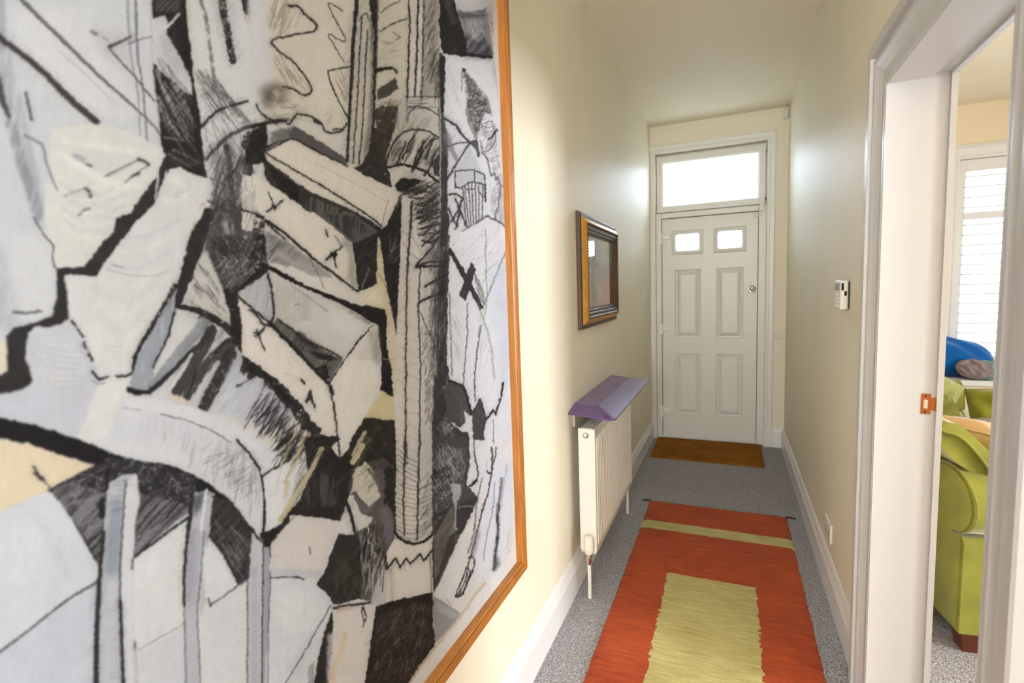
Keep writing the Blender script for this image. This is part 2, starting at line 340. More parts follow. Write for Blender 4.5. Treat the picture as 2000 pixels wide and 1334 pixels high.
    l('A', 12, [445, 1222, 475, 1195, 505, 1180], (86, 82, 84), .8, soft=2); l('A', 34, [420, 885, 470, 910], (160, 160, 170), .7, soft=5); l('A', 18, [490, 935, 515, 940], (78, 74, 78), .8, soft=2)
    l('A', 16, [140, 768, 195, 795, 242, 830, 262, 920, 295, 1010, 322, 1080], (120, 118, 124), .8, w1=10, soft=2.5)
    p('C', (216, 214, 214), [905, -140, 960, -290, 1020, -300, 1080, -260, 1172, -230, 1165, -60, 1115, 10, 1062, 120, 1022, 280, 1000, 365, 950, 425, 900, 515, 830, 645, 772, 745, 752, 865, 640, 888, 560, 880, 520, 795, 480, 690, 428, 610, 392, 500, 362, 330, 545, 310, 565, 270, 655, 150, 785, 0], r=1.2)
    for k, (y, w) in enumerate(((60, 1), (140, .95), (235, .85), (330, .75), (420, .62), (500, .5), (590, .4), (680, .3))):
        cx = 760-k*10; l('C', 26, [cx-300*w, y-40, cx-120*w, y+30, cx+60*w, y+35, cx+260*w, y-60], (226, 222, 213) if k % 2 else (203, 203, 210), .75, soft=8)
    l('C', 6, [600, 280, 720, 310, 860, 320, 960, 290], (150, 148, 152), .6); l('C', 7, [630, 255, 700, 272], (120, 118, 120), .6)
    l('C', 5, [770, 570, 860, 570], (160, 156, 158), .6); l('C', 5, [560, 720, 700, 715], (170, 166, 168), .5)
    p('C', (222, 219, 214), [380, 370, 640, 330, 900, 420, 780, 720, 560, 740, 440, 560], a=.35, soft=10)
    for k in range(9):
        y = 980+k*36; l('A', 16, [330+k*6, y+20, 450, y+80, 600, y+70, 700-k*4, y+10], (203, 203, 208) if k % 2 else (230, 226, 219), .6, w1=6, soft=4)
    l('A', 40, [330, 860, 480, 960, 640, 1040, 780, 1060], (232, 229, 222), .7, soft=7); l('A', 30, [360, 800, 560, 830, 760, 860], (232, 229, 222), .6, soft=7); l('A', 34, [980, 1010, 1050, 1060, 1040, 1120, 940, 1140], (230, 227, 220), .7, soft=6); l('A', 12, [1000, 1100, 1060, 1080, 1075, 1030], (196, 195, 202), .7, soft=3)
    # crevice
    p('C', (58, 55, 56), [938, -360, 1005, -315, 942, -278, 902, -165, 882, -100, 780, 0, 660, 150, 545, 320, 470, 312, 330, 312, 326, 272, 480, 264, 580, 128, 645, 68, 660, -10, 742, -40, 790, -120, 892, -255, 918, -320], a=.97, r=1)
    l('A', 16, [882, 960, 895, 1010, 885, 1090, 880, 1150], (212, 208, 208), .9, w1=8)
    p('C', (52, 49, 50), [1130, 0, 1165, -70, 1206, -58, 1210, 0, 1180, 60, 1150, 170, 1100, 300, 1060, 400, 1010, 520, 985, 500, 1008, 350, 1040, 230, 1070, 110, 1090, 50], a=.97, r=1)
    l('C', 8, [1128, -60, 1150, -100, 1160, -70], (196, 172, 140), .8); l('C', 8, [1090, 60, 1112, 10], (200, 178, 150), .8)
    # ---------- left edge
    p('C', (168, 168, 178), [-300, 100, 20, 160, 90, 480, 80, 620, -300, 640], a=.6, soft=10, tex='q', lo=.2, hi=.5)
    p('C', (214, 214, 219), [60, 60, 260, 100, 310, 300, 305, 500, 220, 570, 120, 520, 70, 300], a=.7, soft=8)
    l('C', 10, [195, -10, 250, 90, 302, 150, 298, 230, 332, 300], (84, 80, 84), .85, soft=1.5)
    p('C', (57, 54, 55), [322, 290, 358, 300, 382, 430, 388, 560, 350, 592, 280, 612, 202, 604, 162, 640, 148, 720, 140, 790, 172, 840, 186, 910, 150, 952, 60, 982, 0, 992, -300, 1000, -300, 890, 0, 880, 40, 860, 35, 660, 80, 608, 200, 583, 290, 548, 320, 460], a=.97, r=1, soft=1)
    l('C', 14, [80, 522, 150, 528, 232, 518], (84, 80, 82), .85, soft=3); l('C', 9, [90, 580, 180, 580, 290, 540], (190, 186, 190), .7, soft=2)
    p('C', (232, 212, 182), [-300, 690, 34, 690, 36, 860, 0, 880, -300, 880], a=.9, soft=2)
    p('C', (199, 199, 212), [165, 645, 400, 590, 560, 900, 540, 950, 430, 1230, 190, 1160, 0, 1110, -300, 1060, -300, 1000, 60, 984, 150, 954, 190, 912, 150, 800], soft=2)
    p('C', (216, 215, 220), [180, 700, 420, 640, 500, 860, 300, 940, 220, 860], a=.5, soft=8, tex='h', lo=.2, hi=.6)
    for k in range(14): l('C', 7, [150+k*8, 690+k*14, 300, 710+k*18, 470, 740+k*16], (180, 180, 194) if k % 2 else (218, 216, 220), .4, soft=3)
    p('C', (226, 205, 178), [250, 890, 330, 880, 340, 910, 260, 920], a=.6, soft=3, tex='g')
    p('C', (222, 219, 215), [578, 912, 640, 886, 732, 890, 722, 990, 690, 1050, 640, 1200, 600, 1300, 520, 1270, 440, 1232, 500, 1100, 545, 960], soft=1)
    l('C', 14, [408, 575, 440, 620, 472, 665], K, .9, tex='g'); l('C', 18, [478, 700, 500, 750, 522, 795], K, .9, tex='g')
    l('C', 16, [525, 862, 560, 900, 612, 888], K, .95, w1=10); l('C', 14, [660, 888, 720, 882, 755, 858, 758, 780], K, .95)
    l('C', 8, [520, 915, 560, 930, 600, 920], (130, 128, 134), .6)
    l('C', 30, [992, 375, 940, 470, 880, 575, 820, 670, 770, 770, 752, 870], K, .95, w1=22, tex='g', lo=.25, hi=.42)
    # fan of grey strokes
    p('C', (213, 210, 210), [1000, 490, 1180, 540, 1300, 620, 1400, 760, 1624, 1000, 1640, 1240, 1400, 1140, 1200, 1085, 1050, 1030, 720, 970, 760, 870], soft=1)
    p('C', (160, 165, 178), [975, 430, 1000, 500, 960, 660, 880, 830, 850, 960, 730, 965, 752, 870, 830, 690, 910, 540], tex='v', lo=.1, hi=.4, r=1)
    l('C', 13, [988, 520, 955, 650, 910, 745, 865, 835], (44, 42, 46), .95, w1=8)
    p('C', (48, 46, 50), [716, 945, 760, 955, 850, 970, 840, 990, 760, 992, 718, 975])
    l('C', 70, [1180, 565, 1060, 700, 950, 830, 850, 945], (150, 153, 164), .9, w1=40, tex='g', lo=.15, hi=.4)
    l('C', 24, [1090, 738, 980, 855, 900, 930, 840, 978], (50, 48, 52), .95, w1=30)
    l('C', 9, [1120, 560, 1165, 535, 1210, 560], K, .9)
    l('C', 68, [1195, 640, 1120, 780, 1060, 880, 1005, 975], (72, 70, 73), .95, w1=62, tex='g', lo=.15, hi=.35)
    l('C', 30, [1205, 610, 1150, 690, 1090, 745], (64, 62, 66), .95)
    l('C', 80, [1300, 710, 1200, 800, 1120, 900, 1065, 995], (76, 74, 77), .95, w1=54, tex='g', lo=.1, hi=.35)
    l('C', 14, [1340, 700, 1280, 690, 1210, 770], K, .9, tex='g')
    l('C', 9, [1110, 850, 1090, 930, 1060, 1000], K, .9)
    l('C', 72, [1305, 765, 1240, 900, 1195, 980, 1150, 1070], (58, 56, 58), .95, w1=64, tex='g', lo=.2, hi=.42)
    l('C', 26, [1235, 810, 1170, 900, 1100, 1010], (200, 198, 204), .9, w1=30, tex='v', lo=.2, hi=.4)
    l('C', 14, [960, 960, 1040, 850, 1085, 760], (226, 222, 220), .9)
    p('C', (226, 207, 182), [925, 1000, 1000, 990, 1060, 1025, 1040, 1045, 980, 1030], a=.8, tex='g', lo=.3, hi=.5)
    p('C', (192, 195, 207), [1330, 780, 1420, 860, 1624, 1010, 1640, 1230, 1420, 1140, 1220, 1085, 1260, 930], a=.85, soft=3)
    for k in range(26): 
        x = rng.uniform(1280, 1560); y = rng.uniform(860, 1120); l('C', 10, [x, y, x-50, y+70, x-110, y+120], (222, 221, 226) if k % 2 else (170, 172, 186), .45, w1=3, soft=2)
    l('C', 9, [1500, 930, 1470, 1000, 1430, 1065], K, .9, w1=16, tex='g'); l('C', 12, [1450, 880, 1380, 925, 1340, 945], K, .85, tex='g')
    hatch('C', [1420, 1060, 1640, 960, 1640, 1340, 1440, 1230], 62, 60, 190, 8, (70, 66, 68), .7)
    # dark panels
    p('C', (112, 108, 112), [1195, -330, 1330, -400, 1420, -300, 1500, 60, 1500, 240, 1180, 240, 1150, 120, 1205, -20], a=.8, soft=4, tex='q', lo=.3, hi=.6)
    p('C', (70, 66, 68), [1200, -120, 1500, -60, 1505, 280, 1160, 200], a=.8, soft=5, tex='g', lo=.35, hi=.6)
    hatch('C', [1190, -380, 1420, -420, 1500, 200, 1170, 200], 64, 110, 150, 6, (62, 58, 60), .75, 14)
    hatch('C', [1190, -330, 1420, -330, 1500, 200, 1170, 200], -38, 60, 120, 5, (60, 56, 58), .7, 12)
    p('C', (86, 83, 86), [1205, 20, 1300, -30, 1500, 10, 1512, 280, 1440, 340, 1340, 402, 1300, 440, 1250, 380, 1190, 310, 1160, 180], a=.9, soft=3, tex='g', lo=.2, hi=.5, r=3)
    p('C', (54, 50, 52), [1190, 290, 1200, 120, 1340, 150, 1500, 240, 1440, 340, 1340, 402, 1270, 420], a=.75, tex='d', lo=.35, hi=.6)
    p('C', (212, 211, 216), [1260, 10, 1310, 0, 1330, 80, 1280, 90], a=.85, soft=3, tex='v', lo=.3, hi=.6); p('C', (212, 211, 216), [1370, 0, 1420, 0, 1440, 60, 1390, 70], a=.75, soft=4, tex='v')
    for k in range(16): l('C', 7, [1220+k*16, rng.uniform(100, 260), 1250+k*15, 240, 1300+k*11, rng.uniform(270, 380)], (180, 178, 182), .5, w1=3, tex='d')
    for k in range(20): l('C', 6, [1200+k*12, rng.uniform(80, 140), 1270+k*12, rng.uniform(160, 220)], (44, 41, 44), .7)
    p('C', (206, 200, 194), [1148, 190, 1170, 170, 1250, 360, 1290, 450, 1290, 560, 1150, 520, 1050, 470, 1100, 310], soft=1)
    hatch('C', [1110, 200, 1250, 360, 1290, 560, 1150, 520, 1060, 460], -48, 40, 120, 6, (66, 62, 62), .75)
    p('C', (48, 45, 46), [1265, 395, 1345, 395, 1358, 500, 1378, 620, 1398, 730, 1310, 640, 1300, 520], a=.97, tex='g', lo=.1, hi=.3, r=1.5)
    l('C', 40, [1335, 395, 1420, 345, 1512, 275], K, .97, w1=34, tex='g', lo=.1, hi=.3)
    l('C', 30, [1495, -20, 1500, 130, 1510, 275], K, .97, tex='g', lo=.2, hi=.4)
    # charcoal band under the drawers
    l('C', 26, [1000, 490, 1080, 505, 1160, 535, 1260, 590, 1340, 660], K, .95, w1=50, tex='g', lo=.2, hi=.38)
    l('C', 60, [1330, 640, 1390, 730, 1470, 830, 1560, 920, 1640, 1010], K, .97, w1=66, tex='g', lo=.2, hi=.36)
    p('C', K, [1370, 740, 1500, 830, 1480, 880, 1400, 900, 1360, 860], a=.9, tex='q', lo=.35, hi=.5)
    # ---------- the white rail
    p('C', (211, 212, 220), [690, 1000, 860, 1010, 1100, 1060, 1280, 1120, 1420, 1200, 1624, 1350, 1640, 1560, 1500, 1700, 1300, 1500, 1000, 1400, 640, 1330, 480, 1270, 610, 1220], soft=1)
    p('C', (220, 220, 224), [700, 1010, 900, 1030, 1100, 1080, 1300, 1160, 1500, 1300, 1400, 1290, 1100, 1130, 760, 1070], a=.6, soft=4)
    l('C', 6, [910, 1100, 1090, 1150, 1250, 1225, 1400, 1334], (90, 86, 90), .8); l('C', 6, [700, 1065, 800, 1080], (120, 118, 122), .6)
    p('E', (213, 213, 219), [560, -40, 900, -30, 1360, -20, 1480, 150, 1500, 300, 1490, 500, 1440, 480, 1370, 390, 1290, 290, 1180, 205, 1060, 140, 940, 98, 760, 66, 640, 36], soft=1)
    hatch('E', [1000, -120, 1380, -20, 1480, 150, 1480, 440, 1400, 400, 1200, 200, 1040, 120], 82, 110, 150, 4, (120, 116, 120), .55, 5)
    hatch('E', [1050, -60, 1380, -20, 1480, 150, 1480, 400, 1200, 180], 32, 70, 150, 4, (110, 106, 110), .55, 5)
    hatch('C', [780, 1060, 1100, 1120, 1380, 1300, 800, 1310], 84, 46, 130, 5, (160, 158, 166), .5)
    l('E', 12, [1340, -40, 1420, 50, 1478, 150, 1500, 300, 1492, 490], (44, 41, 44), .95, w1=16)
    p('E', (221, 219, 220), [1470, 140, 1560, 92, 1622, 100, 1605, 360, 1580, 432, 1510, 480, 1505, 300, 1490, 160], r=.6)
    l('E', 10, [1485, 165, 1540, 130, 1606, 92], K, .95); l('E', 8, [1530, 280, 1560, 250, 1590, 120], (190, 188, 196), .6, soft=2)
    # ---------- lower left
    p('E', (234, 211, 174), [-600, -110, 0, -50, 180, -20, 545, 108, 420, 162, 275, 246, 0, 366, -600, 560], soft=2)
    p('E', (44, 42, 45), [-600, -260, 0, -168, 180, -128, 430, -50, 600, 20, 640, 38, 780, 78, 950, 98, 1065, 142, 1185, 208, 1295, 290, 1375, 390, 1445, 480, 1495, 545, 1450, 545, 1400, 480, 1340, 410, 1250, 325, 1180, 270, 1100, 250, 900, 150, 780, 150, 560, 110, 360, 50, 180, -12, 0, -48, -600, -130], soft=1, r=1)
    p('E', (124, 121, 128), [540, 108, 620, 60, 760, 75, 950, 105, 1100, 180, 1105, 300, 1060, 375, 900, 505, 752, 630, 752, 440, 600, 450, 566, 690, 420, 432, 350, 320, 278, 246], r=1)
    p('E', (50, 47, 50), [540, 108, 620, 60, 950, 100, 1110, 190, 1100, 300, 900, 505, 752, 632, 752, 440, 600, 450, 566, 690, 420, 432, 278, 246], a=.85, tex='d', lo=.46, hi=.7)
    p('E', (50, 47, 50), [540, 108, 620, 60, 950, 100, 1110, 190, 1080, 330, 780, 260, 600, 260, 400, 200], a=.9, tex='g', lo=.36, hi=.5)
    hatch('E', [540, 108, 620, 60, 950, 105, 1100, 280, 752, 630, 566, 690, 278, 246], 30, 80, 120, 9, (58, 55, 58), .55, 25)
    hatch('E', [540, 108, 620, 60, 950, 105, 1100, 280, 752, 630, 566, 690, 278, 246], 30, 70, 110, 8, (166, 164, 172), .45, 30)
    l('E', 12, [275, 246, 400, 180, 545, 105], (60, 54, 52), .9, soft=2); l('E', 14, [190, 112, 240, 180, 292, 244], (70, 60, 56), .9, w1=6, soft=2); l('E', 26, [205, 150, 235, 182], (64, 58, 56), .8, soft=3)
    l('E', 14, [755, 628, 900, 520, 1065, 400], (48, 45, 50), .95); l('E', 14, [420, 432, 500, 560, 566, 690], (66, 60, 60), .9)
    p('E', (209, 212, 219), [-600, 560, 0, 378, 275, 252, 420, 435, 566, 692, 552, 762, 380, 870, 0, 1160, -600, 1600], soft=1)
    p('E', (222, 222, 226), [80, 420, 240, 420, 330, 560, 200, 760, 60, 780], a=.5, soft=10); p('E', (196, 196, 208), [180, 380, 260, 420, 430, 720, 380, 780], a=.5, soft=6)
    l('E', 16, [-300, 1380, 0, 1160, 200, 1010, 380, 868, 562, 758], (92, 86, 92), .95, w1=14, soft=3)
    p('E', (196, 202, 215), [-600, 1700, 0, 1175, 300, 945, 540, 800, 545, 1900, -600, 1900], soft=3, a=.7)
    # leg one
    p('E', (186, 188, 198), [610, 210, 690, 160, 772, 150, 790, 300, 762, 450, 750, 800, 762, 1100, 800, 1900, 545, 1900, 560, 900, 585, 500], r=.8)
    p('E', (212, 211, 216), [700, 200, 772, 150, 790, 300, 762, 450, 748, 800, 760, 1100, 770, 1900, 700, 1900, 684, 900], soft=1)
    l('E', 70, [655, 330, 650, 480, 635, 690], (138, 148, 166), .7, soft=10)
    l('E', 90, [610, 800, 620, 1000, 625, 1800], (200, 203, 212), .6, soft=10, tex='h', lo=.2, hi=.5)
    l('E', 12, [712, 200, 695, 450, 680, 700, 682, 900], (96, 90, 94), .9, soft=1.5); l('E', 20, [680, 880, 690, 1100, 700, 1500, 702, 1900], (60, 54, 54), .95, soft=2)
    l('E', 20, [588, 480, 566, 700, 556, 900, 545, 1200, 545, 1900], (58, 52, 52), .95, w1=34, tex='g', lo=.1, hi=.3, soft=2)
    l('E', 20, [612, 120, 605, 180, 606, 235], K, .95); l('E', 34, [578, 300, 574, 345, 580, 390], K, .95, soft=3)
    l('E', 10, [755, 640, 752, 690], K, .9); l('E', 18, [768, 1100, 780, 1230, 790, 1500, 800, 1900], (62, 56, 58), .9, soft=2)
    hatch('E', [600, 900, 700, 900, 700, 1400, 600, 1400], 5, 14, 90, 6, (130, 128, 136), .5)
    hatch('E', [620, 200, 780, 160, 780, 330, 600, 400], 12, 22, 90, 6, (110, 108, 114), .6)
    # panel, leg two, leg three
    p('E', (217, 217, 218), [758, 636, 1060, 420, 1045, 700, 1030, 900, 1042, 1900, 805, 1900, 765, 1100, 752, 800], soft=1, a=.9)
    l('E', 8, [785, 1150, 880, 1095, 1045, 1000], (150, 146, 150), .7); p('E', (202, 203, 211), [790, 1170, 1045, 1020, 1042, 1900, 810, 1900], a=.7, soft=3)
    p('E', (188, 189, 199), [1085, 290, 1175, 238, 1165, 480, 1142, 800, 1120, 1000, 1140, 1900, 1052, 1900, 1042, 900, 1062, 600], r=.6)
    l('E', 26, [1090, 270, 1065, 500, 1045, 700, 1042, 900], (50, 48, 50), .95, w1=14, tex='g', lo=.1, hi=.3)
    l('E', 10, [1040, 900, 1050, 1100, 1055, 1900], (120, 116, 120), .8)
    p('E', (82, 86, 96), [1085, 290, 1160, 240, 1150, 330, 1100, 400], a=.8, soft=4); l('E', 14, [1168, 240, 1155, 350, 1140, 470], (226, 224, 224), .95)
    p('E', (150, 152, 164), [1070, 480, 1120, 460, 1100, 900, 1060, 880], a=.5, soft=6)
    l('E', 8, [1155, 480, 1140, 700, 1120, 900, 1120, 1000, 1135, 1334, 1140, 1900], (110, 106, 110), .85)
    p('E', (192, 187, 191), [1178, 245, 1215, 260, 1190, 480, 1165, 880, 1135, 960, 1150, 700], a=.9, tex='g', lo=.1, hi=.3)
    p('E', (78, 73, 75), [1205, 270, 1300, 310, 1430, 490, 1412, 742, 1352, 778, 1262, 600, 1186, 500], a=.97, r=1)
    p('E', (46, 43, 45), [1205, 270, 1300, 310, 1430, 490, 1412, 742, 1352, 778, 1262, 600, 1186, 500], a=.8, tex='d', lo=.4, hi=.6)
    hatch('E', [1205, 400, 1420, 490, 1400, 730, 1350, 770, 1262, 600], -58, 50, 120, 12, (138, 133, 134), .5, 8)
    p('E', (216, 216, 219), [1188, 520, 1262, 610, 1345, 775, 1300, 810, 1195, 898, 1165, 860, 1145, 640], soft=1); l('E', 12, [1188, 505, 1262, 602, 1352, 778], (60, 50, 48), .95)
    l('E', 10, [1190, 900, 1300, 820, 1402, 750], (110, 106, 110), .9); l('E', 12, [1180, 860, 1192, 900], (90, 84, 80), .8)
    p('E', (197, 198, 206), [1425, 480, 1482, 540, 1484, 900, 1480, 1900, 1400, 1900, 1402, 900], r=.6)
    l('E', 40, [1440, 700, 1440, 1000, 1440, 1800], (176, 178, 192), .6, soft=9)
    p('E', (164, 166, 178), [1494, 560, 1532, 575, 1528, 900, 1520, 1900, 1482, 1900, 1484, 900], tex='g', lo=.05, hi=.25)
    l('E', 8, [1425, 480, 1405, 700, 1402, 1334, 1400, 1900], (90, 84, 84), .85); l('E', 8, [1492, 540, 1488, 900, 1482, 1900], (70, 66, 70), .9); l('E', 8, [1532, 560, 1530, 800, 1520, 1300, 1520, 1900], (56, 52, 54), .9)
    p('E', K, [1470, 490, 1510, 480, 1590, 440, 1640, 370, 1640, 410, 1545, 560, 1500, 570])
    # ---------- upper middle (crop B)
    p('B', (216, 204, 186), [40, -400, 540, -400, 560, 200, 530, 650, 510, 700, 440, 760, 400, 750, 310, 660, 240, 650, 190, 700, 100, 640, 60, 520, 90, 300], soft=4, r=2)
    p('B', (222, 211, 194), [320, 150, 420, 130, 400, 420, 460, 600, 380, 650, 330, 560], a=.7, soft=10)
    p('B', (208, 206, 208), [-60, -400, 50, -400, 60, 220, 90, 430, 85, 500, 30, 525, -40, 480], soft=4, r=3)
    hatch('B', [50, -100, 310, -100, 260, 130, 130, 230, 60, 160], 70, 90, 190, 6, (140, 120, 95), .5, 8)
    hatch('B', [100, 270, 300, 460, 310, 520, 200, 500, 100, 420], -62, 60, 150, 5, (140, 122, 98), .6, 8)
    l('B', 11, [185, 35, 240, 40, 275, 80, 305, 105, 342, 140, 335, 172, 295, 186, 180, 205, 90, 235, 128, 288, 215, 358, 285, 448, 316, 510, 300, 535, 268, 540, 215, 508, 150, 490], (50, 42, 38), .95, w1=9)
    p('B', (108, 96, 82), [30, 500, 120, 470, 190, 500, 180, 580, 100, 610, 40, 590], a=.85, soft=8, tex='b', lo=.15, hi=.45)
    hatch('B', [70, 560, 300, 600, 320, 690, 120, 690], 20, 40, 70, 5, (120, 104, 84), .5, 30)
    l('B', 6, [490, 62, 440, 28, 410, 22, 432, 80, 462, 135, 492, 190, 508, 222, 500, 240, 455, 218, 425, 195, 410, 212, 432, 240, 462, 290, 500, 352], (56, 48, 44), .9)
    l('B', 8, [550, 378, 480, 388, 408, 402, 420, 470, 455, 545, 490, 610, 518, 670], (50, 42, 38), .95, c=False)
    hatch('B', [430, 400, 540, 390, 530, 640, 470, 560], -62, 34, 160, 4, (110, 94, 76), .6, 5)
    hatch('B', [370, 540, 520, 680, 510, 740, 400, 740, 380, 640], 35, 40, 90, 4, (130, 112, 92), .5, 20)
    l('B', 9, [0, 592, 40, 650, 110, 690, 150, 685, 190, 702, 225, 655, 250, 648, 310, 662, 368, 700, 395, 748, 440, 752, 490, 742, 512, 700], (46, 40, 38), .95)
    l('B', 14, [330, 690, 375, 705], K, .9); l('B', 10, [440, 735, 490, 735], K, .8)
    l('B', 16, [-30, 725, 80, 700, 180, 678], K, .95, w1=6)
    p('B', (214, 208, 204), [20, 730, 100, 705, 180, 720, 100, 760, 60, 800], soft=1); p('B', (120, 117, 118), [70, 750, 220, 715, 260, 760, 130, 800], a=.9, soft=2)
    # column one
    p('B', (204, 192, 175), [575, -400, 625, -400, 632, 0, 655, 160, 645, 600, 625, 780, 605, 960, 515, 925, 530, 650, 562, 200], r=.6)
    p('B', (134, 127, 117), [640, 100, 690, 60, 690, 300, 680, 560, 660, 760, 640, 860, 605, 930, 622, 780, 646, 600, 652, 300], a=.95, soft=2, tex='g', lo=.05, hi=.3)
    p('B', (48, 42, 40), [632, -400, 702, -400, 700, 0, 692, 300, 682, 420, 664, 350, 668, 160, 645, 60], a=.97, r=1.2)
    p('B', (56, 50, 46), [684, 300, 680, 560, 672, 720, 722, 860, 772, 1062, 740, 1062, 660, 1020, 540, 955, 600, 930, 640, 860, 662, 700, 664, 440], a=.97, tex='g', lo=.05, hi=.32, r=1.2)
    l('B', 26, [585, -300, 570, 0, 555, 200, 538, 500, 528, 680, 516, 915], K, .97, w1=14, tex='g', lo=.1, hi=.25)
    l('B', 8, [602, 100, 588, 300, 575, 560, 560, 780, 552, 925], (50, 44, 42), .9); l('B', 8, [632, 175, 622, 350, 612, 560, 598, 780, 582, 930], (50, 44, 42), .9)
    l('B', 6, [585, 120, 600, 90, 625, 80, 640, 110], (60, 52, 48), .8)
    # middle ground between the columns
    p('B', (214, 201, 182), [700, -400, 872, -400, 862, 400, 830, 600, 690, 620, 684, 400, 692, 200], soft=2)
    hatch('B', [690, 230, 830, 200, 830, 340, 690, 360], 15, 34, 110, 5, (130, 112, 90), .6, 15)
    l('B', 6, [705, 72, 760, 35, 815, 5], (80, 70, 60), .8); l('B', 7, [695, 185, 780, 135, 862, 105], (70, 60, 52), .85); l('B', 5, [780, 180, 815, 215, 790, 222], (90, 78, 64), .7)
    l('B', 26, [682, 402, 720, 390, 768, 386], (40, 36, 34), .97, w1=14); l('B', 12, [780, 390, 800, 410], K, .8)
    p('B', (82, 74, 64), [688, 512, 730, 480, 792, 440, 806, 500, 760, 540, 690, 572], a=.95, tex='h', lo=.05, hi=.25)
    p('B', (74, 64, 55), [680, 620, 800, 600, 796, 700, 770, 790, 742, 860, 725, 960, 700, 900, 672, 780], a=.97, tex='g', lo=.1, hi=.4, r=2)
    p('B', (120, 102, 80), [690, 590, 830, 560, 820, 640, 700, 660], a=.6, soft=4, tex='g')
    # column two
    p('B', (218, 208, 194), [868, -400, 952, -400, 948, 300, 940, 560, 850, 560, 862, 300], r=.4)
    p('B', (176, 164, 148), [950, -400, 1050, -400, 1040, 300, 1035, 560, 935, 560, 948, 300], soft=2)
    hatch('B', [950, -100, 1050, -100, 1030, 520, 945, 520], 60, 110, 130, 4, (100, 88, 76), .6, 8)
    hatch('B', [980, 250, 1050, 250, 1040, 620, 990, 600], 66, 40, 130, 7, (60, 52, 48), .7, 8)
    l('B', 9, [868, -300, 868, 0, 870, 180, 862, 380, 856, 600, 858, 690], (48, 42, 40), .95); l('B', 10, [925, -300, 918, 60, 912, 300, 900, 545], (48, 42, 40), .95)
    l('B', 12, [950, -200, 950, 60, 946, 350, 936, 590], (70, 62, 58), .8, tex='g')
    p('B', (192, 181, 167), [820, 560, 1040, 560, 1042, 760, 960, 742, 860, 738, 800, 790, 790, 700], a=.7, soft=2)
    hatch('B', [840, 550, 1040, 550, 1040, 660, 850, 640], 8, 44, 170, 4, (80, 72, 66), .7, 10)
    hatch('B', [800, 640, 1040, 660, 1040, 740, 800, 780], 62, 46, 130, 4, (90, 80, 72), .7, 10)
    l('B', 6, [848, 552, 940, 548, 1025, 552], (60, 54, 50), .8); l('B', 7, [860, 610, 940, 606, 1040, 655], (60, 54, 50), .85); l('B', 6, [855, 690, 870, 640, 900, 610], (60, 54, 50), .8)
    # barrel
    p('B', (200, 189, 175), [740, 930, 762, 850, 800, 785, 860, 740, 960, 742, 1042, 785, 1042, 1040, 950, 975, 850, 938, 745, 950], soft=1)
    p('B', (128, 116, 104), [745, 930, 765, 850, 800, 785, 830, 800, 800, 870, 790, 935], a=.8, tex='g', soft=2)
    p('B', (216, 206, 192), [860, 770, 930, 760, 900, 900, 840, 900], a=.5, soft=5)
    l('B', 9, [732, 940, 762, 850, 800, 785, 860, 742, 960, 742, 1035, 782], (48, 42, 40), .95)
    for q in ((832, 900, 870, 810, 922, 735), (880, 985, 920, 860, 985, 770), (895, 960, 960, 840, 1022, 765), (950, 1000, 1000, 930, 1042, 880), (860, 860, 890, 800, 900, 760), (960, 900, 1000, 800, 1030, 790), (800, 930, 830, 850, 850, 800), (990, 940, 1010, 880, 1040, 830), (905, 930, 935, 860, 950, 800)):
        l('B', 12, q, (48, 42, 40), .9, w1=6)
    hatch('B', [750, 900, 800, 790, 860, 750, 1030, 790, 1040, 1000, 850, 930], 62, 90, 130, 4, (70, 60, 54), .7, 10)
    p('B', (54, 47, 43), [1000, 940, 1042, 870, 1042, 1000, 1015, 1000], a=.9, tex='g', lo=.2, hi=.4)
    l('B', 14, [738, 955, 790, 938, 850, 936, 950, 970, 1045, 1042], (44, 38, 36), .97)
    p('B', (200, 189, 175), [770, 1060, 850, 960, 1042, 1050, 1042, 1334, 860, 1334, 830, 1110], soft=1)
    p('B', (40, 35, 33), [788, 1052, 825, 1015, 850, 1008, 932, 1022, 930, 1040, 872, 1072, 800, 1085])
    hatch('B', [780, 1030, 1000, 1010, 1010, 1110, 820, 1110], 20, 70, 130, 6, (44, 38, 36), .8, 18)
    l('B', 7, [830, 1110, 870, 1080, 940, 1090, 860, 1120, 940, 1120], K, .9); l('B', 8, [960, 1050, 1000, 1070, 1042, 1110], K, .9)
    hatch('B', [850, 1120, 1042, 1080, 1042, 1334, 900, 1334], 30, 60, 120, 5, (70, 62, 56), .7, 14)
    for k in range(6): l('B', 11, [915, 1165+k*36, 970, 1165+k*36, 1042, 1100+k*44], (48, 42, 38), .9, w1=7)
    # upper right corner
    p('B', (148, 147, 152), [1110, 60, 1310, 40, 1345, 320, 1190, 310, 1150, 110], soft=1); p('B', (60, 56, 58), [1130, 180, 1320, 220, 1345, 330, 1180, 325], a=.85, soft=5, tex='d', lo=.25, hi=.55)
    p('B', (200, 198, 202), [1190, 130, 1300, 110, 1320, 230, 1220, 240], a=.7, soft=5, tex='g', lo=.3, hi=.6); p('B', (90, 88, 92), [1140, 65, 1300, 55, 1300, 105, 1150, 110], a=.8, soft=3, tex='h', lo=.2, hi=.5)
    p('B', (212, 209, 210), [1130, -400, 1330, -400, 1318, 0, 1290, 55, 1180, 72, 1140, 30], soft=1)
    p('B', (44, 40, 40), [1045, -400, 1085, -400, 1090, 0, 1125, 0, 1150, 105, 1185, 220, 1195, 300, 1342, 318, 1340, 330, 1180, 322, 1060, 308, 1040, 180], a=.97, r=1)
    p('B', (100, 94, 92), [1060, 0, 1100, 0, 1140, 130, 1110, 150], a=.6, soft=3)
    hatch('B', [1130, 100, 1340, 100, 1340, 310, 1190, 300], -65, 70, 120, 4, (70, 66, 68), .6, 10)
